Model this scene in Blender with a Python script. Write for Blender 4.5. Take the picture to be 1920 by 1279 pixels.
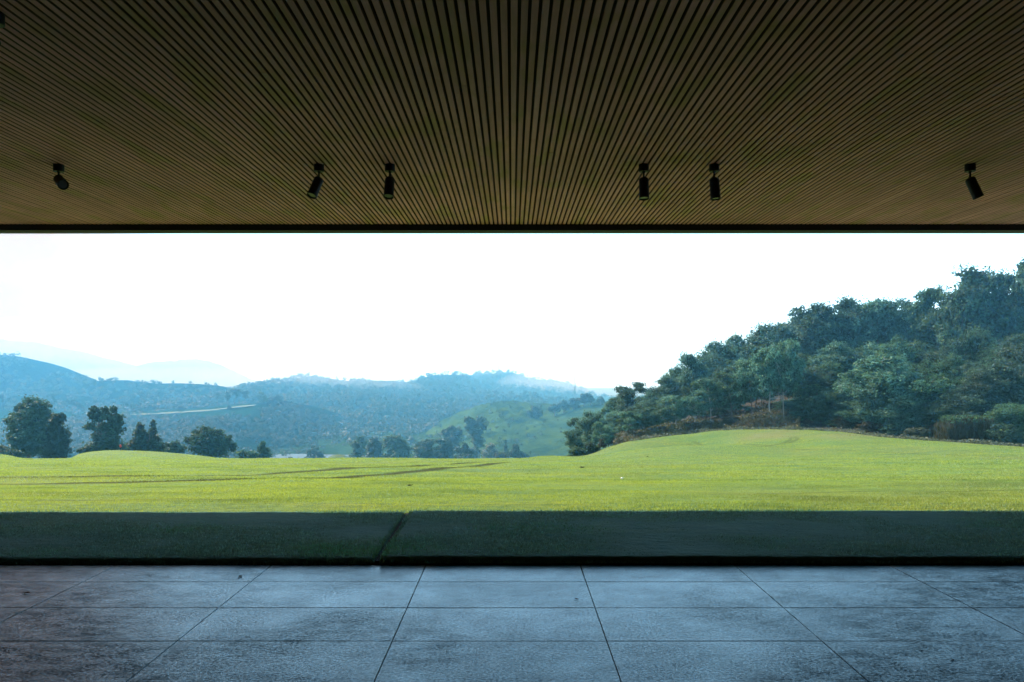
import bpy, math, random
import numpy as np

# ------------------------------------------------------------------ basics
for o in list(bpy.data.objects):
    bpy.data.objects.remove(o)
sc = bpy.context.scene
COL = sc.collection
F, CX, CY, EYE = 1428.0, 960.0, 698.0, 1.5      # focal length in photo pixels, vanishing point, eye height
R = np.random.RandomState(11)


def wx(px, Y):
    return (px - CX) / F * Y


def wz(py, Y):
    return EYE - (py - CY) / F * Y


# ------------------------------------------------------------------ noise
def _hash(ix, iy, seed):
    h = (ix.astype(np.int64) * 374761393 + iy.astype(np.int64) * 668265263 + seed * 974711) & 0x7fffffff
    h = ((h ^ (h >> 13)) * 1274126177) & 0x7fffffff
    h = (h ^ (h >> 16)) & 0xffff
    return h / 65535.0


def vn(x, y, seed=0):
    x = np.asarray(x, float); y = np.asarray(y, float)
    ix, iy = np.floor(x), np.floor(y)
    fx, fy = x - ix, y - iy
    fx = fx * fx * (3 - 2 * fx); fy = fy * fy * (3 - 2 * fy)
    a = _hash(ix, iy, seed); b = _hash(ix + 1, iy, seed)
    c = _hash(ix, iy + 1, seed); d = _hash(ix + 1, iy + 1, seed)
    return (a * (1 - fx) + b * fx) * (1 - fy) + (c * (1 - fx) + d * fx) * fy - 0.5


def fbm(x, y, seed=0, n=4):
    s, a = 0, 1.0
    for k in range(n):
        s = s + a * vn(x * 2 ** k, y * 2 ** k, seed + k * 17)
        a *= 0.5
    return s


def crowns(x, y, size, seed):
    """domes of tree crowns seen as a canopy: height 0..1 and a tone per crown"""
    best = np.zeros_like(x); tone = np.zeros_like(x)
    gx, gy = np.floor(x / size), np.floor(y / size)
    for i in (-1, 0, 1):
        for j in (-1, 0, 1):
            cx, cy = gx + i, gy + j
            px = (cx + 0.15 + 0.7 * _hash(cx, cy, seed)) * size
            py = (cy + 0.15 + 0.7 * _hash(cx, cy, seed + 5)) * size
            r = size * (0.45 + 0.45 * _hash(cx, cy, seed + 9))
            d2 = ((x - px) ** 2 + (y - py) ** 2) / r ** 2
            h = np.sqrt(np.maximum(0, 1 - d2)) * r / size
            m = h > best
            best = np.where(m, h, best)
            tone = np.where(m, _hash(cx, cy, seed + 13), tone)
    return best, tone


# ------------------------------------------------------------------ mesh helpers
def add_mesh(name, V, Fc, mat=None, parent=None, smooth=False, attrs=None, link=True):
    """V (n,3); Fc list of arrays (m,k) or one array; attrs {name: (domain, array)}"""
    if not isinstance(Fc, list):
        Fc = [Fc]
    V = np.asarray(V, np.float32)
    Fc = [np.asarray(f, np.int32) for f in Fc if len(f)]
    loops = np.concatenate([f.ravel() for f in Fc])
    totals = np.concatenate([np.full(len(f), f.shape[1], np.int32) for f in Fc])
    starts = np.concatenate([[0], np.cumsum(totals)[:-1]]).astype(np.int32)
    me = bpy.data.meshes.new(name)
    me.vertices.add(len(V)); me.vertices.foreach_set('co', V.ravel())
    me.loops.add(len(loops)); me.loops.foreach_set('vertex_index', loops)
    me.polygons.add(len(totals)); me.polygons.foreach_set('loop_start', starts)
    me.polygons.foreach_set('loop_total', totals)
    me.update(calc_edges=True)
    me.polygons.foreach_set('use_smooth', np.full(len(totals), smooth, bool))
    for k, (dom, arr) in (attrs or {}).items():
        a = me.attributes.new(k, 'FLOAT', dom)
        a.data.foreach_set('value', np.asarray(arr, np.float32))
    if mat:
        me.materials.append(mat)
    if not link:
        return me
    return put(name, me, parent)


def put(name, me, parent=None):
    o = bpy.data.objects.new(name, me)
    COL.objects.link(o)
    if parent:
        o.parent = parent
    return o


def grid_faces(nr, nc):
    i = np.arange(nr - 1)[:, None] * nc + np.arange(nc - 1)[None, :]
    i = i.ravel()
    return np.stack([i, i + 1, i + nc + 1, i + nc], 1)


class MB:
    def __init__(s):
        s.v, s.q, s.t, s.n = [], [], [], 0
        s.qa = []

    def add(s, V, quads=None, tris=None, tone=0.5):
        V = np.asarray(V, float)
        if quads is not None and len(quads):
            s.q.append(np.asarray(quads) + s.n); s.qa.append(np.full(len(quads), tone))
        if tris is not None and len(tris):
            s.t.append(np.asarray(tris) + s.n)
        s.v.append(V); s.n += len(V)

    def box(s, a, b, tone=0.5):
        (x0, y0, z0), (x1, y1, z1) = a, b
        V = [(x0, y0, z0), (x1, y0, z0), (x1, y1, z0), (x0, y1, z0), (x0, y0, z1), (x1, y0, z1), (x1, y1, z1), (x0, y1, z1)]
        Q = [(0, 3, 2, 1), (4, 5, 6, 7), (0, 1, 5, 4), (1, 2, 6, 5), (2, 3, 7, 6), (3, 0, 4, 7)]
        s.add(V, Q, tone=tone)

    def tube(s, pts, rad, n=8, cap=True):
        pts = [np.array(p, float) for p in pts]
        rings = []
        for k, p in enumerate(pts):
            d = pts[min(k + 1, len(pts) - 1)] - pts[max(k - 1, 0)]
            d = d / (np.linalg.norm(d) + 1e-9)
            u = np.cross(d, [0, 1, 0] if abs(d[1]) < 0.9 else [1, 0, 0]); u /= np.linalg.norm(u)
            w = np.cross(d, u)
            a = np.linspace(0, 2 * math.pi, n, endpoint=False)
            rings.append(p + rad[k] * (np.cos(a)[:, None] * u + np.sin(a)[:, None] * w))
        V = np.concatenate(rings)
        Q = []
        for k in range(len(pts) - 1):
            for i in range(n):
                j = (i + 1) % n
                Q.append((k * n + i, k * n + j, (k + 1) * n + j, (k + 1) * n + i))
        T = []
        if cap:
            c0, c1 = len(V), len(V) + 1
            V = np.concatenate([V, [pts[0], pts[-1]]])
            for i in range(n):
                j = (i + 1) % n
                T.append((c0, j, i)); T.append((c1, (len(pts) - 1) * n + i, (len(pts) - 1) * n + j))
        s.add(V, Q, T)

    def build(s, name, mat=None, parent=None, smooth=False, link=True, tones=False):
        V = np.concatenate(s.v)
        f = []
        if s.q: f.append(np.concatenate(s.q))
        if s.t: f.append(np.concatenate(s.t))
        at = None
        if tones:
            at = {'rnd': ('FACE', np.concatenate(s.qa + ([np.full(len(f[-1]), .5)] if s.t else [])))}
        return add_mesh(name, V, f, mat, parent, smooth, at, link)


def tag(o, label=None, cat=None, group=None, kind=None):
    if label: o['label'] = label
    if cat: o['category'] = cat
    if group: o['group'] = group
    if kind: o['kind'] = kind
    return o


def empty(name, loc, label, cat, group=None):
    o = bpy.data.objects.new(name, None)
    COL.objects.link(o)
    o.location = loc
    o.empty_display_size = 0.3
    return tag(o, label, cat, group)


# ------------------------------------------------------------------ material helpers
class NT:
    def __init__(s, name):
        s.m = bpy.data.materials.new(name); s.m.use_nodes = True
        s.t = s.m.node_tree; s.t.nodes.clear()
        s.out = s.t.nodes.new('ShaderNodeOutputMaterial')

    def n(s, typ, ins=None, **kw):
        nd = s.t.nodes.new('ShaderNode' + typ)
        for k, v in kw.items():
            setattr(nd, k, v)
        for k, v in (ins or {}).items():
            if hasattr(v, 'is_linked') or isinstance(v, bpy.types.NodeSocket):
                s.t.links.new(v, nd.inputs[k])
            else:
                nd.inputs[k].default_value = v
        return nd

    def math(s, op, a, b=0.0, clamp=False):
        nd = s.t.nodes.new('ShaderNodeMath'); nd.operation = op; nd.use_clamp = clamp
        for i, v in enumerate((a, b)):
            if isinstance(v, bpy.types.NodeSocket): s.t.links.new(v, nd.inputs[i])
            else: nd.inputs[i].default_value = v
        return nd.outputs[0]

    def ramp(s, fac, stops):
        nd = s.t.nodes.new('ShaderNodeValToRGB')
        s.t.links.new(fac, nd.inputs[0])
        el = nd.color_ramp.elements
        while len(el) < len(stops): el.new(0.5)
        for e, (p, c) in zip(el, stops):
            e.position = p; e.color = (*c, 1) if len(c) == 3 else c
        return nd.outputs[0]

    def mix(s, fac, a, b, blend='MIX'):
        nd = s.t.nodes.new('ShaderNodeMix'); nd.data_type = 'RGBA'; nd.blend_type = blend
        for k, v in ((0, fac), (6, a), (7, b)):
            if isinstance(v, bpy.types.NodeSocket): s.t.links.new(v, nd.inputs[k])
            else: nd.inputs[k].default_value = (*v, 1) if isinstance(v, tuple) and len(v) == 3 else v
        return nd.outputs[2]

    def noise(s, vec, scale, detail=4, rough=0.55, dist=0.0):
        nd = s.n('TexNoise', {'Scale': scale, 'Detail': detail, 'Roughness': rough, 'Distortion': dist})
        if vec is not None: s.t.links.new(vec, nd.inputs['Vector'])
        return nd.outputs[0]

    def pos(s, scale=(1, 1, 1)):
        g = s.t.nodes.new('ShaderNodeNewGeometry')
        mp = s.n('Mapping', {'Scale': scale}); s.t.links.new(g.outputs['Position'], mp.inputs['Vector'])
        return mp.outputs[0]

    def obj(s, scale=(1, 1, 1)):
        g = s.t.nodes.new('ShaderNodeTexCoord')
        mp = s.n('Mapping', {'Scale': scale}); s.t.links.new(g.outputs['Object'], mp.inputs['Vector'])
        return mp.outputs[0]

    def attr(s, name):
        return s.n('Attribute', attribute_name=name).outputs['Fac']

    def bump(s, h, strength=0.5, dist=0.02):
        nd = s.n('Bump', {'Strength': strength, 'Distance': dist}); s.t.links.new(h, nd.inputs['Height'])
        return nd.outputs[0]

    def principled(s, color, rough=0.6, spec=0.4, normal=None, metal=0.0):
        nd = s.t.nodes.new('ShaderNodeBsdfPrincipled')
        for k, v in (('Base Color', color), ('Roughness', rough), ('Specular IOR Level', spec), ('Metallic', metal), ('Normal', normal)):
            if v is None: continue
            if isinstance(v, bpy.types.NodeSocket): s.t.links.new(v, nd.inputs[k])
            else: nd.inputs[k].default_value = (*v, 1) if isinstance(v, tuple) else v
        return nd.outputs[0]

    def leaf(s, color, trans, amount=0.4, rough=0.55, spec=0.25, normal=None):
        p = s.principled(color, rough, spec, normal)
        tr = s.n('BsdfTranslucent', {})
        if isinstance(trans, bpy.types.NodeSocket): s.t.links.new(trans, tr.inputs['Color'])
        mx = s.n('MixShader', {0: amount}); s.t.links.new(p, mx.inputs[1]); s.t.links.new(tr.outputs[0], mx.inputs[2])
        return mx.outputs[0]

    def done(s, shader, volume=None):
        if shader is not None: s.t.links.new(shader, s.out.inputs['Surface'])
        if volume is not None: s.t.links.new(volume, s.out.inputs['Volume'])
        return s.m


# lawn colours (shared by ground sheet and blades)
def lawn_color(t):
    p = t.pos()
    big = t.noise(t.pos((0.10, 0.26, 0.1)), 1.0, 3)
    mid = t.noise(t.pos((0.35, 1.1, 0.5)), 1.0, 4)
    fine = t.noise(t.pos((3, 9, 3)), 1.0, 3)
    c1 = t.ramp(big, [(0.36, (0.120, 0.205, 0.052)), (0.52, (0.170, 0.222, 0.030)), (0.66, (0.150, 0.225, 0.060))])
    c2 = t.ramp(mid, [(0.38, (0.105, 0.185, 0.055)), (0.5, (0.165, 0.235, 0.048)), (0.62, (0.240, 0.245, 0.022))])
    c = t.mix(0.5, c1, c2)
    c = t.mix(t.ramp(fine, [(0.40, (0, 0, 0)), (0.62, (.8, .8, .8))]), c, (0.07, 0.13, 0.040))
    c = t.mix(t.math('MULTIPLY', t.attr('dry'), 0.8), c, (0.20, 0.19, 0.085))
    return c


def mat_lawn():
    t = NT('lawn_ground')
    c = lawn_color(t)
    h = t.noise(t.pos((9, 14, 9)), 1.0, 5, 0.65)
    c = t.mix(t.math('MULTIPLY', h, 0.9), c, (0.03, 0.06, 0.02))
    c = t.mix(t.math('MULTIPLY', t.attr('turf'), 0.75), c, (0.036, 0.125, 0.118))  # teal of the roof shade tinted into the strip's colour
    c = t.mix(t.math('MULTIPLY', t.attr('wear'), 0.92), c, (0.022, 0.026, 0.002))
    return t.done(t.leaf(c, c, 0.10, 0.8, 0.05, t.bump(h, 0.8, 0.05)))


def mat_blade():
    t = NT('grass_blade')
    c = lawn_color(t)
    r = t.attr('rnd')
    c = t.mix(t.math('MULTIPLY', r, 0.6), c, (0.30, 0.36, 0.10))
    tr = t.mix(0.45, c, (0.38, 0.46, 0.04))
    dv = t.math('MULTIPLY', t.attr('dry'), 0.75)
    c = t.mix(dv, c, (0.17, 0.165, 0.085)); tr = t.mix(dv, tr, (0.17, 0.165, 0.07))
    pat = t.ramp(t.noise(t.pos((0.45, 0.8, 1)), 1.0, 5, 0.65), [(0.36, (0.68, 0.74, 0.76)), (0.52, (1.1, 1.1, 1.02)), (0.66, (1.16, 1.14, 0.74))])
    c = t.mix(1.0, c, pat, 'MULTIPLY'); tr = t.mix(1.0, tr, pat, 'MULTIPLY')
    shade_tint = t.math('MULTIPLY', t.attr('turf'), 0.75)  # strip blades carry a painted blue-green shade tint
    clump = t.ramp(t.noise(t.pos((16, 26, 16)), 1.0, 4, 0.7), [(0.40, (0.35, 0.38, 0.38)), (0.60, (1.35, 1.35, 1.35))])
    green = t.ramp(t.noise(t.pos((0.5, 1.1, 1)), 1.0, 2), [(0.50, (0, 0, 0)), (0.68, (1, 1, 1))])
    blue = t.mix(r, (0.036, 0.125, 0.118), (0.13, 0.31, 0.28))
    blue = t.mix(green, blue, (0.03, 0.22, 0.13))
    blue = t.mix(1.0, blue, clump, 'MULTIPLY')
    c = t.mix(shade_tint, c, blue); tr = t.mix(shade_tint, tr, blue)
    wv = t.math('MULTIPLY', t.attr('wear'), 0.84)
    c = t.mix(wv, c, (0.022, 0.026, 0.002)); tr = t.mix(wv, tr, (0.022, 0.026, 0.002))
    return t.done(t.leaf(c, tr, 0.44, 0.5, 0.35))


def mat_foliage(name, dark, light, yellow, trans=0.35):
    t = NT(name)
    r = t.attr('rnd')
    oi = t.n('ObjectInfo').outputs['Random']
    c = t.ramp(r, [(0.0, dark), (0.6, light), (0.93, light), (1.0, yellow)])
    hv = t.n('HueSaturation', {'Saturation': 1.0, 'Value': 1.0})
    t.t.links.new(c, hv.inputs['Color'])
    t.t.links.new(t.math('ADD', t.math('MULTIPLY', oi, 0.9), 0.6), hv.inputs['Value'])
    t.t.links.new(t.math('ADD', t.math('MULTIPLY', oi, -0.04), 0.52), hv.inputs['Hue'])
    c = hv.outputs[0]
    tr = t.mix(0.35, c, (0.10, 0.15, 0.03))
    return t.done(t.leaf(c, tr, trans, 0.6, 0.18))


def mat_bark(name, c1, c2):
    t = NT(name)
    n = t.noise(t.obj((14, 14, 3)), 1.0, 5, 0.65)
    c = t.ramp(n, [(0.3, c1), (0.7, c2)])
    return t.done(t.principled(c, 0.85, 0.2, t.bump(n, 0.6, 0.03)))


def mat_canopy(name, dark, light, grass):
    t = NT(name)
    n = t.noise(t.pos((0.35, 0.35, 0.35)), 1.0, 5, 0.7)
    big = t.noise(t.pos((0.02, 0.02, 0.02)), 1.0, 3)
    r = t.attr('rnd')
    c = t.mix(r, dark, light)
    c = t.mix(t.math('MULTIPLY', big, 0.5), c, (0.008, 0.026, 0.016))
    c = t.mix(t.ramp(n, [(0.42, (0, 0, 0)), (0.60, (.85, .85, .85))]), c, tuple(v * 0.35 for v in dark))
    c = t.mix(t.attr('grass'), c, t.mix(n, grass, tuple(v * 0.55 for v in grass)))
    c = t.mix(t.attr('sand'), c, (0.13, 0.13, 0.06))
    return t.done(t.principled(c, 1.0, 0.0, t.bump(n, 1.0, 1.2)))


def mat_plain(name, color, rough=0.6, spec=0.4, metal=0.0, nscale=6.0, amount=0.25, bump=0.1):
    t = NT(name)
    n = t.noise(t.obj(), nscale, 5, 0.6)
    c = t.mix(t.math('MULTIPLY', n, amount * 2), color, tuple(v * 0.45 for v in color))
    return t.done(t.principled(c, rough, spec, t.bump(n, bump, 0.01), metal))


def mat_slats():
    t = NT('slat_wood')
    g = t.noise(t.pos((30, 0.9, 10)), 1.0, 5, 0.6)
    spots = t.noise(t.pos((4, 1.2, 4)), 1.0, 3)
    r = t.attr('rnd')
    c = t.ramp(r, [(0.0, (0.68, 0.285, 0.315)), (0.5, (0.87, 0.365, 0.395)), (1.0, (0.94, 0.44, 0.46))])
    c = t.mix(t.math('MULTIPLY', g, 0.7), c, (0.26, 0.125, 0.085))
    c = t.mix(t.ramp(spots, [(0.50, (0, 0, 0)), (0.66, (.7, .7, .7))]), c, (0.40, 0.26, 0.10))
    blot = t.noise(t.pos((0.9, 0.5, 1)), 1.0, 5, 0.65)
    c = t.mix(t.ramp(blot, [(0.38, (.32, .32, .32)), (0.58, (0, 0, 0))]), c, (0.20, 0.11, 0.09))
    c = t.mix(t.math('LESS_THAN', r, -0.5), c, (0.13, 0.070, 0.055))  # slat side faces coloured darker to paint in groove shade
    return t.done(t.principled(c, 0.65, 0.18, t.bump(g, 0.25, 0.004)))


def mat_floor():
    t = NT('terrace_tile')
    g = t.t.nodes.new('ShaderNodeNewGeometry')
    sp = t.n('SeparateXYZ'); t.t.links.new(g.outputs['Position'], sp.inputs[0])
    # distance to nearest joint in each direction
    def dist(v, pitch, off):
        a = t.math('DIVIDE', t.math('SUBTRACT', v, off), pitch)
        f = t.math('SUBTRACT', a, t.math('FLOOR', t.math('ADD', a, 0.5)))
        return t.math('MULTIPLY', t.math('ABSOLUTE', f), pitch)
    dx = dist(sp.outputs['X'], 1.2, 0.53); dy = dist(sp.outputs['Y'], 0.6, 5.45)
    d = t.math('MINIMUM', dx, t.math('MULTIPLY', dy, 1.5))
    big = t.noise(t.pos((0.7, 0.9, 1)), 1.0, 6, 0.65, 0.3)
    mid = t.noise(t.pos((2.2, 3.6, 1)), 1.0, 6, 0.7, 0.3)
    streak = t.noise(t.pos((7.0, 13.0, 1)), 1.0, 5, 0.7, 0.2)
    fine = t.noise(t.pos((90, 90, 90)), 1.0, 3, 0.6)
    grit = t.noise(t.pos((62, 70, 70)), 1.0, 3, 0.7)
    c = t.ramp(mid, [(0.34, (0.006, 0.085, 0.140)), (0.50, (0.014, 0.150, 0.230)), (0.64, (0.05, 0.24, 0.33))])
    # brown-black dirty blotches; side and near bias paints in vignette darkening
    side = t.math('MULTIPLY', t.math('ABSOLUTE', t.math('ADD', sp.outputs['X'], -0.2)), 0.075)
    near = t.math('MULTIPLY', t.math('SUBTRACT', 5.9, sp.outputs['Y']), 0.045)
    where = t.math('ADD', big, t.math('ADD', side, near))
    dirt_shade = t.math('MULTIPLY', t.ramp(where, [(0.54, (0, 0, 0)), (0.82, (1, 1, 1))]), t.ramp(t.math('ADD', t.math('MULTIPLY', streak, .6), t.math('MULTIPLY', mid, .4)), [(0.38, (0.25,) * 3), (0.58, (1, 1, 1))]))
    c = t.mix(t.math('MULTIPLY', dirt_shade, 0.70), c, (0.034, 0.046, 0.050))
    # pale bloom along the joints
    e = t.math('SUBTRACT', 1.0, t.math('DIVIDE', d, 0.11), True)
    e = t.math('MULTIPLY', e, t.ramp(t.noise(t.pos((0.9, 1.6, 1)), 1.0, 3), [(0.38, (0, 0, 0)), (0.54, (1, 1, 1))]))
    c = t.mix(t.math('MULTIPLY', e, 0.55), c, (0.24, 0.37, 0.43))
    c = t.mix(t.ramp(grit, [(0.40, (0, 0, 0)), (0.64, (.6, .6, .6))]), c, (0.010, 0.045, 0.070))
    hgt = t.math('ADD', t.math('MULTIPLY', grit, 1.0), t.math('MULTIPLY', fine, 0.4))
    rough = t.math('ADD', 0.16, t.math('MULTIPLY', mid, 0.16))
    bm = t.bump(hgt, 0.38, 0.0045)
    gl = t.principled(c, rough, 0.75, bm)
    mt = t.principled(c, 0.95, 0.0, bm)
    # matte grains and the dirt/shade blotches break up the polish
    matte = t.math('ADD', 0.02, t.math('ADD', t.ramp(grit, [(0.38, (0.0, .0, .0)), (0.61, (.46, .46, .46))]), t.math('MULTIPLY', dirt_shade, 0.50)), True)
    matte = t.math('ADD', matte, t.ramp(mid, [(0.35, (.22, .22, .22)), (0.62, (0, 0, 0))]), True)
    mx = t.n('MixShader', {}); t.t.links.new(matte, mx.inputs[0]); t.t.links.new(gl, mx.inputs[1]); t.t.links.new(mt, mx.inputs[2])
    return t.done(mx.outputs[0])


M = {}
M['lawn'] = mat_lawn(); M['blade'] = mat_blade()
M['leaf_dark'] = mat_foliage('leaf_dark', (0.012, 0.030, 0.024), (0.050, 0.102, 0.072), (0.10, 0.15, 0.055), 0.34)
M['leaf_teal'] = mat_foliage('leaf_teal', (0.008, 0.028, 0.025), (0.070, 0.175, 0.135), (0.17, 0.26, 0.12), 0.42)
M['leaf_green'] = mat_foliage('leaf_green', (0.006, 0.022, 0.016), (0.048, 0.122, 0.076), (0.15, 0.20, 0.045), 0.40)
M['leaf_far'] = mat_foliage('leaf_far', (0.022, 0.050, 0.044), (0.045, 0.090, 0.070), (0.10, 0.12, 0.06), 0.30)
M['leaf_hill'] = mat_foliage('leaf_hill', (0.004, 0.014, 0.013), (0.017, 0.044, 0.035), (0.026, 0.056, 0.036), 0.15)
M['leaf_brown'] = mat_foliage('leaf_brown', (0.026, 0.021, 0.014), (0.060, 0.050, 0.030), (0.095, 0.088, 0.038), 0.22)
M['leaf_grey'] = mat_foliage('leaf_grey', (0.06, 0.07, 0.05), (0.12, 0.14, 0.10), (0.19, 0.20, 0.11), 0.30)
M['bark'] = mat_bark('bark', (0.06, 0.05, 0.045), (0.15, 0.13, 0.11))
M['bark_pale'] = mat_bark('bark_pale', (0.20, 0.21, 0.19), (0.36, 0.37, 0.33))
M['canopy'] = mat_canopy('forest_canopy', (0.004, 0.013, 0.012), (0.008, 0.026, 0.022), (0.012, 0.042, 0.026))
M['meadow'] = mat_canopy('meadow_hill', (0.010, 0.030, 0.018), (0.022, 0.050, 0.020), (0.050, 0.095, 0.016))
M['litter'] = mat_plain('leaf_litter', (0.034, 0.026, 0.020), 0.9, 0.1, 0, 3.0, 0.5, 0.5)
M['soil'] = mat_plain('dark_soil', (0.022, 0.020, 0.017), 0.95, 0.05, 0, 30, 0.3, 0.5)
M['slat'] = mat_slats()
M['black'] = mat_plain('black_paint', (0.006, 0.006, 0.007), 0.5, 0.2, 0, 20, 0.1, 0.02)
M['lens'] = mat_plain('lamp_lens', (0.10, 0.095, 0.11), 0.25, 0.6, 0, 10, 0.1, 0.0)
M['fascia'] = mat_plain('fascia_metal', (0.012, 0.011, 0.016), 0.5, 0.3, 0.0, 3, 0.2, 0.03)
M['alu'] = mat_plain('drip_edge_metal', (0.42, 0.38, 0.42), 0.45, 0.5, 0.0, 5, 0.15, 0.02)
M['concrete'] = mat_plain('roof_and_unseen_wall_plaster', (0.22, 0.18, 0.15), 0.85, 0.2, 0, 2.0, 0.3, 0.1)
M['backing'] = mat_plain('ceiling_backing', (0.11, 0.065, 0.05), 0.9, 0.1, 0, 4, 0.2, 0.0)
M['floor'] = mat_floor()
M['joint'] = mat_plain('joint_mortar', (0.03, 0.035, 0.038), 0.9, 0.1, 0, 30, 0.3, 0.1)
M['road'] = mat_plain('pale_track', (0.10, 0.125, 0.080), 0.9, 0.1, 0, 0.2, 0.2, 0.0)
M['water'] = mat_plain('pond_water', (0.05, 0.09, 0.13), 0.70, 0.08, 0, 0.2, 0.1, 0.05)
M['steel'] = mat_plain('mast_steel', (0.10, 0.10, 0.10), 0.5, 0.4, 0.0, 1.0, 0.1, 0.0)
M['red'] = mat_plain('red_paint', (0.45, 0.03, 0.02), 0.5, 0.4, 0, 10, 0.1, 0.0)
M['white'] = mat_plain('white_ball', (0.80, 0.80, 0.80), 0.35, 0.5, 0, 60, 0.05, 0.1)
M['dead_leaf'] = mat_plain('dry_leaf', (0.020, 0.015, 0.012), 0.8, 0.2, 0, 40, 0.3, 0.1)

# ------------------------------------------------------------------ lawn surface
SKY_X = [-300, 0, 20, 40, 60, 80, 100, 125, 150, 180, 215, 250, 300, 350, 400, 430, 452, 500, 600, 800, 950, 975, 1000, 1030, 1060, 1090, 1110, 1140,
         1165, 1210, 1275, 1340, 1390, 1450, 1500, 1560, 1600, 1640, 1680, 1750, 1850, 1920, 2200]
SKY_Y = [845, 852, 855, 859, 863, 866, 866, 860, 851, 846.5, 845, 846, 848.5, 852.5, 857.5, 861, 865, 867, 867, 867, 866, 860, 855.5, 854, 854.5, 855, 850, 838,
         830, 822, 815, 808, 806, 805, 806, 808.5, 813, 818.5, 823, 827, 833, 838, 850]


def zbase(Y):
    Y = np.asarray(Y, float)
    z = 0.02 - 0.1 * np.clip(Y - 8.6, 0, None) + 0.0 * Y
    d = np.clip(Y - 44, 0, 16)
    z = z - 0.0030 * d ** 2
    z = z - 0.055 * np.clip(Y - 60, 0, None)
    return z


us = np.linspace(-1.25, 1.25, 501)
pxs = CX + us * F
tgt = np.interp(pxs, SKY_X, SKY_Y)
YM = np.interp(pxs, [-300, 60, 130, 450, 900, 1000, 1100, 1300, 1500, 1650, 1920, 2300], [58, 58, 64, 64, 56, 56, 60, 64, 62, 56, 48, 44])
WM = np.interp(pxs, [-300, 450, 950, 1200, 1500, 1920], [9, 9, 7, 13, 15, 17])
Ys = np.linspace(25, 80, 160)
lo, hi = np.zeros_like(us), np.full_like(us, 8.0)
for _ in range(30):
    mid_ = 0.5 * (lo + hi)
    z = zbase(Ys)[None, :] + mid_[:, None] * np.exp(-((Ys[None, :] - YM[:, None]) / WM[:, None]) ** 2)
    y = (CY + F * (EYE - z) / Ys[None, :]).min(1)
    low = y > tgt
    lo = np.where(low, mid_, lo); hi = np.where(low, hi, mid_)
AM = 0.5 * (lo + hi)
AM[AM < 0.02] = 0
k = np.ones(5) / 5
AM = np.convolve(np.pad(AM, 2, mode='edge'), k, 'valid')


def lawn_z(x, Y):
    x = np.asarray(x, float); Y = np.asarray(Y, float)
    u = x / np.maximum(Y, 1)
    z = zbase(Y) + np.interp(u, us, AM) * np.exp(-((Y - np.interp(u, us, YM)) / np.interp(u, us, WM)) ** 2)
    # the low swell in front of the right-hand mound
    px = CX + u * F
    z = z + 0.50 * np.exp(-((px - 1290) / 130) ** 2) * np.exp(-((Y - 43) / 4.5) ** 2)
    z = z - 0.80 * np.exp(-((px - 1250) / 130) ** 2) * np.exp(-((Y - 51) / 4.0) ** 2)
    damp = np.clip((Y - 8.5) / 6, 0, 1)
    z = z + damp * (0.075 * vn(x / 3.2, Y / 2.1, 3) + 0.035 * vn(x / 1.1, Y / 0.8, 4) + 0.08 * vn(x / 9, Y / 6, 5))
    return z


def hit(px, py, zf=lawn_z, Y0=9.0, Y1=90.0):
    """where the sight line through a photo pixel meets the ground"""
    Y = np.linspace(Y0, Y1, 3000)
    x = (px - CX) / F * Y
    zr = EYE - (py - CY) / F * Y
    b = np.nonzero(zr <= zf(x, Y))[0]
    i = b[0] if len(b) else len(Y) - 1
    return x[i], Y[i], float(zf(x[i], Y[i]))


def smooth_base(x, Y):
    u = np.asarray(x) / np.maximum(Y, 1)
    return zbase(Y) + np.interp(u, us, AM) * np.exp(-((Y - np.interp(u, us, YM)) / np.interp(u, us, WM)) ** 2)


TRACKS = [  # (photo pixels, width)
    ([(-60, 897), (0, 896.5), (150, 895), (300, 893), (450, 889), (600, 883), (720, 877.5), (820, 872), (900, 868)], 0.75),
    ([(-60, 908), (0, 907.5), (150, 906), (300, 904), (450, 900), (600, 894), (720, 888), (800, 882), (880, 875), (950, 868.5)], 0.70),
    ([(1290, 822), (1320, 827), (1380, 836), (1420, 841), (1450, 842.5), (1560, 845), (1700, 848), (1800, 853), (1925, 859)], 0.24),
    ([(1300, 820), (1340, 828), (1400, 836), (1440, 840), (1480, 832), (1496, 825), (1492, 820)], 0.26),
    ([(1350, 851), (1400, 846), (1450, 839), (1480, 828), (1484, 821)], 0.24),
    ([(0, 872), (120, 874), (260, 873), (420, 876), (560, 874)], 0.25),
    ([(1330, 928), (1500, 926), (1620, 922), (1760, 924), (1925, 919)], 0.22),
    ([(-10, 938), (160, 940), (330, 936), (450, 939)], 0.22),
    ([(1560, 900), (1700, 902), (1925, 896)], 0.22),
]
TP = []
for pts, w in TRACKS:
    P = np.array([hit(a, b, smooth_base)[:2] for a, b in pts])
    s = np.linspace(0, len(P) - 1, 80)
    TP.append((np.stack([np.interp(s, np.arange(len(P)), P[:, 0]), np.interp(s, np.arange(len(P)), P[:, 1])], 1), w))


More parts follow.
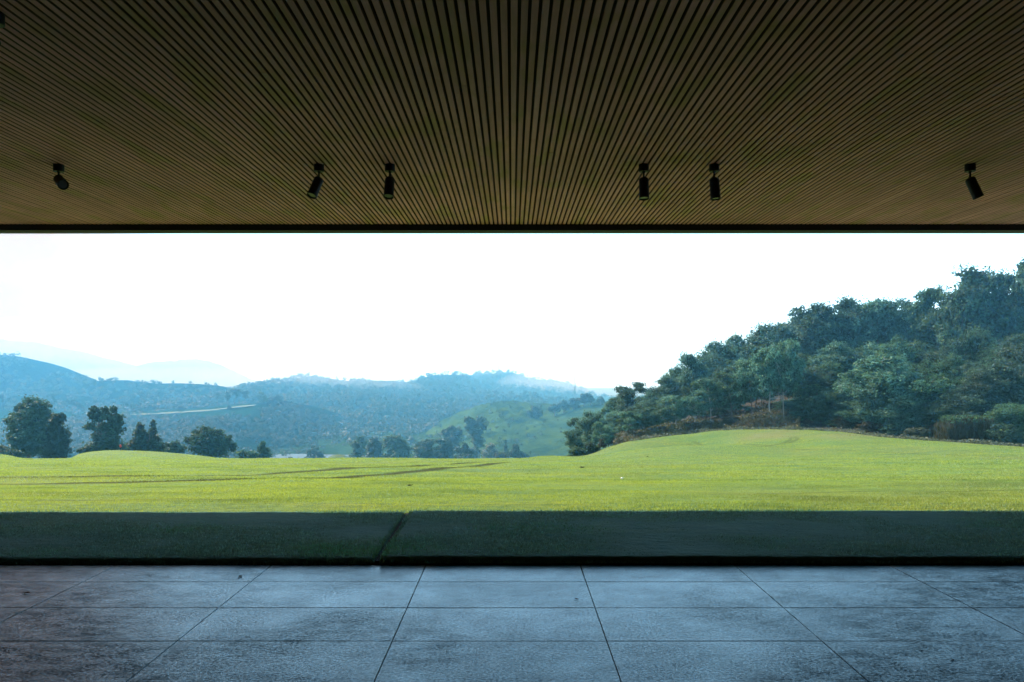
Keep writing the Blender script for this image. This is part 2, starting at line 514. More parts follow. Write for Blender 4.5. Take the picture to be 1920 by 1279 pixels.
def wear_dry(x, Y):
    x = np.asarray(x, float); Y = np.asarray(Y, float)
    wr = np.zeros_like(x)
    for k_, (P, w) in enumerate(TP):
        m = (x > P[:, 0].min() - 2) & (x < P[:, 0].max() + 2) & (Y > P[:, 1].min() - 2) & (Y < P[:, 1].max() + 2)
        idx = np.nonzero(m)[0] if x.ndim == 1 else None
        if x.ndim > 1: raise ValueError
        for a in range(0, len(idx), 20000):
            ii = idx[a:a + 20000]
            A, B = P[:-1], P[1:]
            d = B - A
            px = x[ii][:, None] - A[None, :, 0]; py = Y[ii][:, None] - A[None, :, 1]
            tt = np.clip((px * d[:, 0] + py * d[:, 1]) / ((d ** 2).sum(1) + 1e-9), 0, 1)
            dd = np.sqrt(((px - tt * d[:, 0]) ** 2 + (py - tt * d[:, 1]) ** 2).min(1))
            wr[ii] = np.maximum(wr[ii], np.clip(1.5 - dd / (w * 0.42) + 0.5 * vn(x[ii] * 1.3, Y[ii] * 1.3, 8), 0, 1) * (1.0 if k_ < 2 else 0.5 if k_ < 5 else 0.35))
    px = CX + x / Y * F
    py = CY + F * (EYE - smooth_base(x, Y)) / Y
    dr = 1.1 * np.exp(-((px - 1440) / 60) ** 2 - ((py - 814) / 9) ** 2) + 0.9 * np.exp(-((px - 1250) / 60) ** 2 - ((py - 843) / 6) ** 2) \
        + 0.8 * np.exp(-((px - 1590) / 70) ** 2 - ((py - 818) / 7) ** 2)
    dr = dr * (Y > 40) * (0.9 + 1.2 * vn(x / 2, Y / 2, 21)) + 0.6 * np.clip(fbm(x / 5, Y / 5, 31) - 0.08, 0, 1)
    return wr, np.clip(dr, 0, 1)


nu = 641
uu = np.linspace(-1.0, 1.0, nu)
YY = np.concatenate([np.linspace(7.9, 14, 70), np.linspace(14, 30, 130)[1:], np.linspace(30, 62, 190)[1:], np.linspace(62, 96, 70)[1:]])
U, YG = np.meshgrid(uu, YY)
X = U * YG
Z = lawn_z(X, YG)
Z[0] = -0.5; YG[0] = YG[1] + .001; X[0] = X[1]
wr, dr = wear_dry(X.ravel(), YG.ravel())
lawn = add_mesh('lawn', np.stack([X.ravel(), YG.ravel(), Z.ravel()], 1), grid_faces(len(YY), nu), M['lawn'], smooth=True,
                attrs={'wear': ('POINT', wr), 'dry': ('POINT', dr)})
tag(lawn, 'sunlit yellow green golf lawn rolling away from the terrace', kind='structure')

# turf slabs along the terrace (in the shade of the roof)
TURF_END = 7.98
SEAM = lambda Y: -1.055 + (Y - 5.93) * (-0.02)


def turf(name, x0f, x1f, ztop, label, seed):
    ny, nx = 60, 260
    ty = np.linspace(0, 1, ny)
    prof_y = 5.945 + 0.0 * ty + ty ** 1.25 * (TURF_END - 5.945)
    r = 0.05
    V = []
    s = np.linspace(0, 1, nx)
    for j, Y in enumerate(prof_y):
        a, b = x0f(Y), x1f(Y)
        x = a + (b - a) * s
        e = np.minimum(1, np.minimum(Y - 5.945, TURF_END + .02 - Y) / r)
        ex = np.minimum(np.minimum(1, (x - a) / r), np.minimum(1, (b - x) / r))
        e = np.sqrt(np.clip(1 - (1 - np.clip(np.minimum(e, ex), 0, 1)) ** 2, 0, 1))
        z = -0.02 + (ztop + 0.02) * (0.35 + 0.65 * e) + 0.008 * vn(x * 2, np.full_like(x, Y * 2), seed) + 0.006 * vn(x * 9, np.full_like(x, Y * 9), seed)
        V.append(np.stack([x, np.full_like(x, Y), z], 1))
    V = np.concatenate(V)
    Fq = grid_faces(ny, nx)
    # skirt down to the ground on every side
    n0 = len(V)
    ring = np.concatenate([np.arange(nx), np.arange(1, ny) * nx + nx - 1, (ny - 1) * nx + np.arange(nx - 2, -1, -1), np.arange(ny - 2, 0, -1) * nx])
    low = V[ring].copy(); low[:, 2] = -0.12
    V = np.concatenate([V, low])
    m = len(ring); i = np.arange(m); j = (i + 1) % m
    skirt = np.stack([ring[j], ring[i], n0 + i, n0 + j], 1)
    w, d = wear_dry(V[:, 0].copy(), V[:, 1].copy())
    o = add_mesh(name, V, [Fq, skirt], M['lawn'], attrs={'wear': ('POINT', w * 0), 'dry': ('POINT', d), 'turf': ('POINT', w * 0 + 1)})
    o.data.materials.append(M['soil'])
    mi = np.zeros(len(Fq) + m, np.int32); mi[len(Fq):] = 1
    o.data.polygons.foreach_set('material_index', mi)
    o.data.polygons.foreach_set('use_smooth', np.arange(len(mi)) < len(Fq))
    tag(o, label, kind='structure')
    return o


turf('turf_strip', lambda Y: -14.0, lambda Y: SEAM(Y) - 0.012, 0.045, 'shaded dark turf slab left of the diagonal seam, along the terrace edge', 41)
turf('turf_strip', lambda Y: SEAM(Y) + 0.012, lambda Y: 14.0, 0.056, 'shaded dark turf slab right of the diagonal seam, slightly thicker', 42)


# grass blades ------------------------------------------------------
def scatter(n, Y0, Y1, xh):
    Y = Y0 + (Y1 - Y0) * R.rand(n)
    x = (R.rand(n) * 2 - 1) * xh(Y)
    return x, Y


def blades():
    xs, ys, zs, hs, ws = [], [], [], [], []
    # turf strip
    n = 190000
    x, Y = scatter(n, 5.93, TURF_END, lambda Y: 0.82 * Y)
    ok = np.abs(x - SEAM(Y)) > 0.024
    x, Y = x[ok], Y[ok]
    z = np.where(x < SEAM(Y), 0.030, 0.041) - 0.02 * np.clip(1 - (Y - 5.945) / 0.06, 0, 1) * 1.5
    xs.append(x); ys.append(Y); zs.append(z); hs.append(0.010 + 0.018 * R.rand(len(x)) ** 1.5); ws.append(0.0035 + 0.003 * R.rand(len(x)))
    for (n, a, b, h, w) in ((290000, TURF_END, 14, 0.017, 0.0042), (170000, 14, 25, 0.025, 0.0085), (150000, 25, 46, 0.030, 0.016), (80000, 46, 75, 0.032, 0.028)):
        x, Y = scatter(n, a, b, lambda Y: 0.82 * Y)
        z = lawn_z(x, Y) - 0.004
        xs.append(x); ys.append(Y); zs.append(z)
        hs.append(h * (0.45 + 0.75 * R.rand(len(x)))); ws.append(w * (0.6 + 0.7 * R.rand(len(x))))
    x, Y, z, h, w = map(np.concatenate, (xs, ys, zs, hs, ws))
    wr, dr = wear_dry(x, Y)
    wr[Y < TURF_END] = 0
    # an old wheel mark crossing the right-hand slab
    mk_ = [(EYE - .05) * F / (b_ - CY) for b_ in (971, 984, 1009)]
    mx_ = [wx(a_, q_) for a_, q_ in zip((1070, 1230, 1450), mk_)]
    cm = np.interp(x, mx_, mk_)
    wr = np.where((Y < TURF_END) & (x > mx_[0]) & (x < mx_[-1]), np.clip(1.3 - np.abs(Y - cm) / .035, 0, .8), wr)
    keep = R.rand(len(x)) > 0.15 * wr
    x, Y, z, h, w, wr, dr = (a[keep] for a in (x, Y, z, h, w, wr, dr))
    h = h * (1 - 0.25 * wr) * (0.7 + 0.9 * np.clip(0.5 + fbm(x / 1.3, Y / 0.7, 77), 0, 1))
    n = len(x)
    a = R.rand(n) * math.pi * 2
    lean = 0.55 * h
    la = R.rand(n) * math.pi * 2
    V = np.zeros((n, 3, 3))
    V[:, 0] = np.stack([x - np.cos(a) * w, Y - np.sin(a) * w, z], 1)
    V[:, 1] = np.stack([x + np.cos(a) * w, Y + np.sin(a) * w, z], 1)
    V[:, 2] = np.stack([x + np.cos(la) * lean, Y + np.sin(la) * lean, z + h], 1)
    Fc = np.arange(n * 3).reshape(n, 3)
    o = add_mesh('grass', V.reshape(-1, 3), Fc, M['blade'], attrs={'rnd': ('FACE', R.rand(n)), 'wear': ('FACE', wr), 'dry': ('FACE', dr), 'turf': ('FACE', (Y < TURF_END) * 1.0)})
    tag(o, 'short mown grass blades covering the lawn and turf', 'grass', kind='stuff')


blades()

# ------------------------------------------------------------------ valley ground
yv = np.concatenate([np.linspace(72, 300, 70), np.linspace(300, 1700, 60)[1:]])
uv = np.linspace(-1.0, 1.0, 121)
U, YG = np.meshgrid(uv, yv)
X = U * np.minimum(YG, 1650)


def valley_z(x, Y):
    z = zbase(Y) - 1.2 - 0.05 * np.clip(Y - 90, 0, None)
    zf = -33.5 + 0.6 * vn(x / 40, Y / 40, 9)
    return np.maximum(z, zf)


Z = valley_z(X, YG)
r_ = 0.5 + vn(X / 9, YG / 9, 12)
valley = add_mesh('valley_ground', np.stack([X.ravel(), YG.ravel(), Z.ravel()], 1), grid_faces(len(yv), len(uv)), M['meadow'], smooth=True,
                  attrs={'rnd': ('POINT', r_.ravel()), 'grass': ('POINT', np.clip(r_.ravel() * 0.6, 0, 1)), 'sand': ('POINT', r_.ravel() * 0)})
tag(valley, 'green valley floor below the lawn', kind='structure')


# ------------------------------------------------------------------ hills
def leaf_faces(C, Nrm, size, rs):
    """folded diamond leaves / sprays"""
    n = len(C)
    Nrm = Nrm / (np.linalg.norm(Nrm, axis=1, keepdims=True) + 1e-9)
    t = rs.randn(n, 3); t -= (t * Nrm).sum(1, keepdims=True) * Nrm
    t /= (np.linalg.norm(t, axis=1, keepdims=True) + 1e-9)
    b = np.cross(Nrm, t)
    s = size[:, None]
    V = np.zeros((n, 4, 3))
    V[:, 0] = C - t * s * 0.55
    V[:, 1] = C + b * s * 0.30 + Nrm * s * 0.06
    V[:, 2] = C + t * s * 0.55 - Nrm * s * 0.08
    V[:, 3] = C - b * s * 0.30 + Nrm * s * 0.06
    return V


def hill_wood(label, Xg, Yg, Zg, wgt, n, size, seed):
    """far wood: many small crowns standing on a hill, one mass"""
    rs = np.random.RandomState(seed)
    p = wgt.ravel() / wgt.sum()
    i = rs.choice(len(p), n, p=p)
    jit = size * 0.5
    T = np.stack([Xg.ravel()[i] + rs.uniform(-jit, jit, n), Yg.ravel()[i] + rs.uniform(-jit, jit, n), Zg.ravel()[i]], 1)
    h = size * (0.65 + 0.75 * rs.rand(n) ** 1.5)
    wd = 0.36 + 0.2 * rs.rand(n)
    tone = rs.rand(n)
    m = 46
    e = rs.randn(n, m, 3); e /= np.linalg.norm(e, axis=2, keepdims=True)
    r = (0.55 + 0.5 * rs.rand(n, m, 1))
    # three lobes per crown
    lobe = rs.randint(0, 3, (n, m)); off = rs.randn(n, 3, 3) * 0.30
    off[:, :, 2] *= .8
    C = np.take_along_axis(off, lobe[:, :, None].repeat(3, 2), 1) + e * r * 0.75
    C = T[:, None, :] + C * np.stack([h * wd, h * wd, h * .36], 1)[:, None, :] + np.array([0, 0, 1.]) * (h * .52)[:, None, None]
    C = C.reshape(-1, 3); e = e.reshape(-1, 3)
    sz = np.repeat(h, m) * 0.20 * (0.6 + .8 * rs.rand(n * m))
    V = leaf_faces(C, e + np.array([0, 0, .7]) + .4 * rs.randn(n * m, 3), sz, rs)
    o = add_mesh('hill_wood', V.reshape(-1, 3), np.arange(4 * n * m).reshape(-1, 4), M['leaf_hill'],
                 attrs={'rnd': ('FACE', np.clip(.65 * np.repeat(tone, m) + .35 * rs.rand(n * m), 0, 1))})
    tag(o, label, 'wood', kind='stuff')


def make_hill(name, label, ridge, Yr, front, back, foot, cs, ch, mat, grassf=None, sandf=None, crownf=None, seed=0, dpx=1.8, nv=150, rough=1.0, prof=1.15, wood=None, woodf=None):
    rx, ry = np.array(ridge, float).T
    pxr = np.arange(rx[0], rx[-1] + 0.1, dpx)
    zr = wz(np.interp(pxr, rx, ry), Yr)
    # soften the polyline
    kk = max(3, int(14 / dpx)) | 1
    w = np.hanning(kk + 2)[1:-1]; w /= w.sum()
    zr = np.convolve(np.pad(zr, kk // 2, mode='edge'), w, 'valid')
    x0 = wx(pxr, Yr)
    v = np.concatenate([np.linspace(0, 1, nv), 1 + np.linspace(0, 1, 14)[1:]])
    Vv, Xg = np.meshgrid(v, x0, indexing='ij')
    Zr = np.broadcast_to(zr, Vv.shape)
    f = np.clip(Vv, 0, 1); b = np.clip(Vv - 1, 0, 1)
    Yg = Yr - front * (1 - f) + back * b
    gul = fbm(Xg / (front * 0.35), Yg / (front * 0.8), seed, 4)
    t = f ** prof
    Zg = foot + (Zr - foot) * t
    Zg = Zg + rough * gul * (Zr - foot) * 0.42 * (4 * f * (1 - f)) ** 0.8
    Zg = Zg - b ** 1.3 * np.maximum(Zr - foot, 8) * 0.75
    px = CX + Xg / Yg * F
    py = CY + F * (EYE - Zg) / Yg
    h, tone = crowns(Xg + 0.3 * cs * vn(Xg / cs, Yg / cs, seed + 3), Yg, cs, seed + 7)
    h2, _ = crowns(Xg, Yg, cs * 0.35, seed + 8)
    cf = 1.0 if crownf is None else crownf(px, py)
    big = np.clip(0.9 + 1.5 * fbm(Xg / (cs * 5), Yg / (cs * 5), seed + 2, 3), 0.25, 1.6)
    Zg = Zg + (h + 0.25 * h2) * ch * cf * big
    if wood:
        # visible, evenly spread over the picture-facing slope
        wgt = np.gradient(-py, axis=0).clip(0.02, 3) * (Vv <= 1.15)
        wgt = wgt * np.clip(0.8 + 1.3 * fbm(Xg / 30, Yg / 30, seed + 4, 3), 0.12, 2)
        if woodf is not None: wgt = wgt * np.clip(woodf(px, py), 0, 1)
        hill_wood(wood[0], Xg, Yg, Zg - 0.3, wgt, wood[1], wood[2], seed + 500)
        # a fuller line of trees along the crest
        cr = (np.abs(Vv - 1) < 0.02) * 1.0
        if woodf is not None: cr = cr * np.clip(woodf(px, py), 0, 1)
    g = np.zeros_like(Zg) if grassf is None else np.clip(grassf(px, py), 0, 1)
    s = np.zeros_like(Zg) if sandf is None else np.clip(sandf(px, py), 0, 1)
    o = add_mesh(name, np.stack([Xg.ravel(), Yg.ravel(), Zg.ravel()], 1), grid_faces(len(v), len(pxr)), M[mat], smooth=True,
                 attrs={'rnd': ('POINT', tone.ravel()), 'grass': ('POINT', g.ravel()), 'sand': ('POINT', s.ravel())})
    tag(o, label, kind='structure')
    return o


sm = lambda v, a, b: np.clip((v - a) / (b - a), 0, 1)
G2 = lambda px, py, x, y, sx, sy: np.exp(-((px - x) / sx) ** 2 - ((py - y) / sy) ** 2)

# 1 nearest left hill with the pale track on its shoulder
make_hill('hill', 'bluish wooded hill with a pale track along its level shoulder',
          [(-420, 770), (0, 770), (120, 772), (190, 773), (260, 772), (320, 769), (360, 766), (400, 763), (430, 759), (470, 757), (488, 756), (500, 752), (520, 752),
           (545, 760), (575, 768), (605, 780), (640, 797), (680, 813), (715, 828), (750, 845), (800, 866), (860, 880)],
          470, 190, 120, -35, 3.4, 0.8, 'canopy', wood=('dense blue green wood covering the nearest left hill', 7600, 3.1), woodf=lambda px, py: np.maximum(sm(px, 484, 498), 0.75 * sm(py, 781, 788)),
          crownf=lambda px, py: 0.18 + 0.82 * np.maximum(sm(px, 486, 500), 0.45 * sm(py, 785, 800)),
          grassf=lambda px, py: 0.75 * (1 - sm(px, 470, 490)) * (1 - sm(py, 776, 790)) + 0.7 * G2(px, py, 0, 800, 45, 26),
          sandf=lambda px, py: G2(px, py, 138, 810, 16, 5) + 0.8 * G2(px, py, 5, 815, 14, 6), seed=5, nv=190, rough=0.8)
# 2 low wooded ridge behind the plateau
make_hill('hill', 'low hazy ridge with scattered tree tops behind the level shoulder',
          [(-420, 742), (0, 746), (80, 742), (110, 740), (150, 744), (200, 750), (232, 750), (250, 745), (270, 742), (300, 747), (322, 759), (345, 766), (420, 775), (520, 785)],
          560, 120, 90, -35, 3.6, 0.8, 'canopy', wood=('hazy wood on the low ridge behind the level shoulder', 1500, 4.6), seed=15, nv=70)
# 3 mid left hill
make_hill('hill', 'long blue hill falling from the left edge behind the low ridge',
          [(-500, 655), (-60, 662), (0, 666), (40, 670), (70, 677), (95, 692), (112, 704), (140, 710), (180, 715), (240, 714), (280, 720), (320, 719), (360, 721), (400, 724),
           (430, 732), (470, 742), (540, 765), (620, 790)],
          640, 150, 150, -35, 3.6, 0.8, 'canopy', wood=('blue wood on the long hill at the left edge', 4600, 4.4), seed=25, nv=110)
# 4 far left peaks
make_hill('hill', 'pale far hill with two soft peaks at the left',
          [(-500, 640), (-60, 636), (0, 638), (60, 642), (110, 654), (150, 660), (180, 670), (220, 680), (250, 690), (262, 687), (290, 681), (330, 680), (370, 682), (400, 692),
           (440, 707), (480, 724), (540, 745), (640, 770)],
          1460, 320, 220, -35, 6.0, 3.5, 'canopy', seed=35, nv=110)
make_hill('hill', 'faintest rounded hill almost lost in the mist at left',
          [(200, 720), (300, 690), (340, 675), (375, 674), (410, 684), (450, 702), (500, 730), (560, 755)],
          1660, 200, 60, -35, 7.0, 3.5, 'canopy', seed=45, nv=60)
# 5 central hills
make_hill('hill', 'broad blue wooded hill in the middle with a bumpy tree line',
          [(430, 775), (470, 752), (490, 739), (500, 731), (515, 723), (540, 716), (570, 708), (590, 705), (620, 711), (650, 715), (690, 714), (740, 715), (780, 719), (795, 718),
           (810, 716), (850, 718), (885, 727), (910, 735), (940, 745), (970, 752), (1010, 760), (1080, 775), (1200, 800)],
          890, 530, 180, -36, 4.4, 0.8, 'canopy', wood=('blue wood covering the broad middle hill', 6800, 5.6), seed=55, nv=300, rough=1.3)
make_hill('hill', 'second blue hill overlapping the middle hill on its right, topped with thin trees',
          [(690, 770), (740, 735), (780, 718), (800, 707), (812, 704), (850, 703), (872, 706), (890, 715), (915, 722), (945, 735), (980, 745), (1030, 750), (1100, 760), (1200, 775)],
          1010, 220, 150, -35, 5.0, 0.8, 'canopy', wood=('hazy wood on the second middle hill', 1100, 6.8), seed=65, nv=100)
make_hill('hill', 'far pale hill with the highest knob right of centre',
          [(780, 725), (830, 712), (880, 704), (920, 701), (935, 698), (960, 698), (985, 707), (1010, 712), (1040, 713), (1060, 718), (1080, 726), (1110, 742), (1200, 765)],
          1230, 240, 150, -35, 6.0, 0.8, 'canopy', wood=('pale wood on the far knob right of centre', 900, 7.4), seed=75, nv=80)
make_hill('hill', 'hazy wooded shoulder behind the green meadow hill',
          [(820, 790), (870, 752), (890, 745), (915, 741), (940, 742), (950, 746), (960, 745), (980, 741), (1005, 740), (1020, 748), (1060, 752), (1120, 757), (1200, 765)],
          760, 150, 90, -35, 5.0, 0.8, 'canopy', wood=('hazy wood on the shoulder behind the green meadow hill', 700, 6.2), seed=85, nv=60)
# 6 green meadow hills
make_hill('hill', 'hazy green meadow hill rising right of the valley',
          [(700, 880), (745, 862), (765, 850), (782, 832), (800, 813), (830, 792), (860, 777), (900, 764), (940, 755), (965, 754), (1000, 757), (1035, 760), (1080, 765), (1200, 775)],
          470, 180, 120, -35, 4.0, 1.2, 'meadow', grassf=lambda px, py: 0.55 + 0.9 * fbm(px / 22, py / 9, 91), wood=('scattered bushes on the hazy green meadow hill', 420, 2.4), seed=95, nv=130, rough=0.8)
make_hill('hill', 'nearer smooth green ridge climbing toward the forest',
          [(830, 880), (880, 848), (920, 822), (960, 803), (1000, 788), (1040, 777), (1080, 763), (1108, 756), (1130, 754), (1160, 756), (1230, 768), (1400, 800)],
          410, 170, 120, -35, 5.0, 0.7, 'meadow', grassf=lambda px, py: 0.50 + 0.8 * fbm(px / 30, py / 10, 92), wood=('few small bushes on the smooth green ridge', 110, 1.8), seed=105, nv=130, rough=0.6)

# pale track on the shoulder of the nearest hill
P = np.array([(195, 778.5, 1.6), (260, 777, 1.8), (310, 774.5, 2.0), (350, 772.0, 2.4), (390, 769.5, 1.8), (420, 766, 1.8), (445, 762.5, 2.0), (470, 760.5, 2.0), (491, 758.5, 1.6)])
px = np.linspace(195, 491, 160)
cy_ = np.interp(px, P[:, 0], P[:, 1]); hw = np.interp(px, P[:, 0], P[:, 2]) * 0.62 * (0.8 + 0.5 * vn(px / 9, px * 0, 3))
Yt = 452.0
V = np.concatenate([np.stack([wx(px, Yt), np.full_like(px, Yt), wz(cy_ + hw, Yt)], 1), np.stack([wx(px, Yt), np.full_like(px, Yt + 4.0), wz(cy_ - hw, Yt)], 1),
                    np.stack([wx(px, Yt), np.full_like(px, Yt + 9), wz(cy_ + 6, Yt)], 1), np.stack([wx(px, Yt), np.full_like(px, Yt - 1.5), wz(cy_ + 9, Yt)], 1)])
n = len(px); i = np.arange(n - 1)
Fq = np.concatenate([np.stack([a * n + i, a * n + i + 1, b * n + i + 1, b * n + i], 1) for a, b in ((0, 1), (1, 2), (3, 0))])
trk = add_mesh('path', V, Fq, M['road'], smooth=False)
trk.data.materials.append(M['meadow'])
mi = np.zeros(len(Fq), np.int32); mi[n - 1:] = 1
trk.data.polygons.foreach_set('material_index', mi)
tag(trk, 'pale track running along the shoulder of the left hill', kind='structure')

# pond and knoll in the valley
pond = MB()
a = np.linspace(0, 2 * math.pi, 40, endpoint=False)
r = 1 + 0.12 * np.sin(3 * a + 1) + 0.07 * np.sin(5 * a)
pv = np.stack([-84 + 24 * r * np.cos(a), 307 + 9 * r * np.sin(a), np.full_like(a, -32.4)], 1)
pond.add(np.concatenate([pv, [[-84, 307, -32.4]]]), None, [(40, k_, (k_ + 1) % 40) for k_ in range(40)])
tag(pond.build('pond', M['water']), 'thin strip of pale pond water behind the left trees', kind='structure')
nr, na = 14, 48
rr = np.linspace(0, 1, nr)[:, None]; aa = np.linspace(0, 2 * math.pi, na)[None, :]
kx = wx(632, 262) + 7.0 * rr * np.cos(aa); ky = 262 + 16 * rr * np.sin(aa)
kz = -34 + (wz(853.5, 262) + 34) * (1 - rr ** 2.6) * (1 + 0 * aa) + 0.3 * vn(kx / 2, ky / 2, 4)
kn = add_mesh('knoll', np.stack([kx.ravel(), ky.ravel(), kz.ravel()], 1), grid_faces(nr, na), M['meadow'], smooth=True,
              attrs={'rnd': ('POINT', np.full(nr * na, .6)), 'grass': ('POINT', np.full(nr * na, 1.0)), 'sand': ('POINT', np.full(nr * na, .45))})
tag(kn, 'small pale yellow grass knoll beside the pond', kind='structure')


# ------------------------------------------------------------------ trees
def crown_mesh(name, blobs, n, size, mat, seed, droop=0.0, loose=0.12):
    """blobs (cx,cy,cz,rx,ry,rz); n leaves; size = leaf length, all in metres or units"""
    rs = np.random.RandomState(seed)
    B = np.array(blobs, float)
    area = (B[:, 3] * B[:, 5] + B[:, 3] * B[:, 4]) ** 0.9
    # each blob is broken into smaller tufts
    k = rs.choice(len(B), 26 * len(B), p=area / area.sum())
    d = rs.randn(len(k), 3); d /= np.linalg.norm(d, axis=1, keepdims=True)
    T = B[k, :3] + d * B[k, 3:] * (0.45 + 0.55 * rs.rand(len(k), 1))
    tr = B[k, 3:].mean(1) * (0.20 + 0.26 * rs.rand(len(k)))
    ttone = rs.rand(len(k))
    q = rs.randint(0, len(k), n)
    e = rs.randn(n, 3); e /= np.linalg.norm(e, axis=1, keepdims=True)
    rad = tr[q][:, None] * (0.35 + 0.75 * rs.rand(n, 1) ** 0.6)
    Cc = T[q] + e * rad * np.array([1.15, 1.15, 0.75])
    nl = int(n * loose)
    Cc[:nl] += rs.randn(nl, 3) * tr[q[:nl]][:, None] * 0.55
    out = (Cc - B[k[q], :3]) / B[k[q], 3:]
    Nrm = 0.5 * out + 0.6 * e + np.array([0, 0, 0.75]) + 0.55 * rs.randn(n, 3)
    sz = size * (0.55 + 0.8 * rs.rand(n))
    V = leaf_faces(Cc, Nrm, sz, rs)
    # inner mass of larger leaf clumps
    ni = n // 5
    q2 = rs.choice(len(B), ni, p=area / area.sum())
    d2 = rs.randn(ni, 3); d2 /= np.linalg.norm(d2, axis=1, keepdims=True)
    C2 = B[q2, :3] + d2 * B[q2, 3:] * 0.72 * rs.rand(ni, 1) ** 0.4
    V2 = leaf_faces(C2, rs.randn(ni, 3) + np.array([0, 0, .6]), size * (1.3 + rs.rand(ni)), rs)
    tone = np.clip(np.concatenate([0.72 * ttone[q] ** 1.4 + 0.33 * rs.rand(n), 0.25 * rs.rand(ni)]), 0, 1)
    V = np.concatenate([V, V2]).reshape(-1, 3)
    return add_mesh(name, V, np.arange(len(V)).reshape(-1, 4), mat, attrs={'rnd': ('FACE', tone)}, link=False)


def trunk_mesh(name, top, r0, limbs, mat, seed, base=(0, 0, 0), bend=0.03):
    """limbs: list of end points the branches reach to"""
    rs = np.random.RandomState(seed)
    m = MB()
    b = np.array(base, float); tp = np.array(top, float)
    L = np.linalg.norm(tp - b)
    pts = [b + (tp - b) * s + (np.array([rs.randn(), rs.randn(), 0]) * L * bend if 0 < s < 1 else 0) for s in (0, .08, .3, .55, .8, 1)]
    m.tube(pts, [r0 * 1.5, r0 * 1.05, r0 * .9, r0 * .7, r0 * .45, r0 * .2], 8)
    for e in limbs:
        e = np.array(e, float)
        s = np.clip((e[2] - b[2]) / (tp[2] - b[2] + 1e-6) * 0.75 - 0.15 * rs.rand(), 0.25, 0.85)
        st = b + (tp - b) * s
        mid = (st + e) / 2 + np.array([0, 0, -0.05 * L]) + rs.randn(3) * L * 0.02
        m.tube([st, mid, e], [r0 * .45, r0 * .28, r0 * .08], 5)
    return m.build(name, mat, link=False)


def px_tree(name, label, cat, Y, blobs, trunk_px, base_y, size_px=5.0, n=None, mat='leaf_dark', group=None, bark='bark', seed=1, ground=None, tr=None, depth=0.9, loose=.2, stems=None):
    """a tree described by where its leaf masses sit in the photo, built at distance Y with real depth"""
    rs = np.random.RandomState(seed + 900)
    s = Y / F
    bx, bz = wx(trunk_px, Y), wz(base_y, Y)
    if ground is not None: bz = min(bz, ground)
    B = []
    for (x, y, rx, ry) in blobs:
        oy = rs.uniform(-.45, .45) * rx * s
        B.append((wx(x, Y) - bx, oy, wz(y, Y) - bz, rx * s, rx * s * depth, ry * s))
    A = sum(b[2] * b[3] for b in blobs)
    n = n or int(np.clip(A * 1.5, 250, 7000))
    root = empty(name, (bx, Y, bz), label, cat, group)
    put('crown', crown_mesh('crown', B, n, size_px * s, M[mat], seed, loose=loose), root)
    tops = sorted(B, key=lambda b: -b[2])
    top = tops[0]
    h = top[2]
    if stems is None: stems = [(0, 0)]
    m = trunk_mesh('trunk', (top[0] * .6, top[1] * .5, h * .92), tr or max(h * .022, s * 1.3), [b[:3] for b in tops[1:7]], M[bark], seed)
    put('trunk', m, root)
    return root


gv = lambda px, Y: float(valley_z(wx(px, Y), Y))
LT = 'trees beyond the left mound'
px_tree('broadleaf_tree', 'tallest dark broad tree at the far left, its crown nearly touching a lower neighbour', 'tree', 85,
        [(60, 757, 24, 14), (40, 768, 18, 16), (82, 766, 16, 14), (32, 790, 20, 18), (78, 785, 26, 22), (55, 790, 26, 24), (48, 815, 32, 20), (80, 815, 24, 20), (28, 822, 14, 14), (60, 838, 34, 16), (35, 845, 22, 10)],
        56, 872, 5.2, 7500, 'leaf_dark', LT, seed=3, ground=gv(56, 85))
px_tree('broadleaf_tree', 'dark tree leaning on the right side of the tallest far left tree', 'tree', 83,
        [(113, 783, 12, 10), (102, 790, 12, 12), (100, 808, 20, 20), (114, 818, 15, 18), (112, 838, 20, 15), (95, 842, 20, 14), (105, 855, 22, 8)],
        101, 872, 5.2, 4500, 'leaf_dark', LT, seed=4, ground=gv(101, 83))
px_tree('broadleaf_tree', 'upright dark tree with a ragged forked top above the left mound', 'tree', 80,
        [(180, 768, 9, 8), (196, 770, 8, 7), (212, 768, 7, 8), (172, 778, 9, 7), (186, 782, 16, 12), (212, 784, 15, 12), (226, 792, 8, 7), (172, 800, 13, 8), (200, 802, 24, 14), (218, 806, 14, 9), (184, 818, 18, 12), (206, 822, 22, 12), (190, 838, 30, 12), (220, 838, 18, 10)],
        198, 868, 5.0, 5200, 'leaf_dark', LT, seed=5, ground=gv(198, 80))
px_tree('broadleaf_tree', 'dark tree with two pointed tops right of the red marker', 'tree', 84,
        [(262, 799, 7, 7), (261, 812, 12, 9), (286, 795, 6, 7), (287, 808, 9, 10), (272, 818, 12, 8), (258, 828, 18, 10), (286, 826, 15, 12), (246, 836, 15, 8), (270, 840, 28, 10), (298, 840, 14, 12)],
        272, 868, 4.8, 3800, 'leaf_dark', LT, seed=6, ground=gv(272, 84))
px_tree('broadleaf_tree', 'small low tree between the twin pointed tree and the domed tree', 'tree', 92,
        [(312, 836, 9, 8), (330, 833, 10, 8), (340, 842, 10, 8), (320, 846, 20, 9)], 324, 868, 4.6, 1300, 'leaf_dark', LT, seed=7, ground=gv(324, 92))
px_tree('broadleaf_tree', 'wide domed dark tree at the right end of the left mound', 'tree', 96,
        [(386, 806, 14, 8), (368, 814, 12, 9), (404, 812, 15, 9), (424, 824, 13, 9), (358, 826, 11, 10), (384, 824, 24, 14), (410, 832, 24, 13), (436, 838, 9, 10), (372, 842, 20, 10), (402, 848, 36, 10)],
        380, 870, 4.6, 4200, 'leaf_green', LT, seed=8, ground=gv(380, 96))
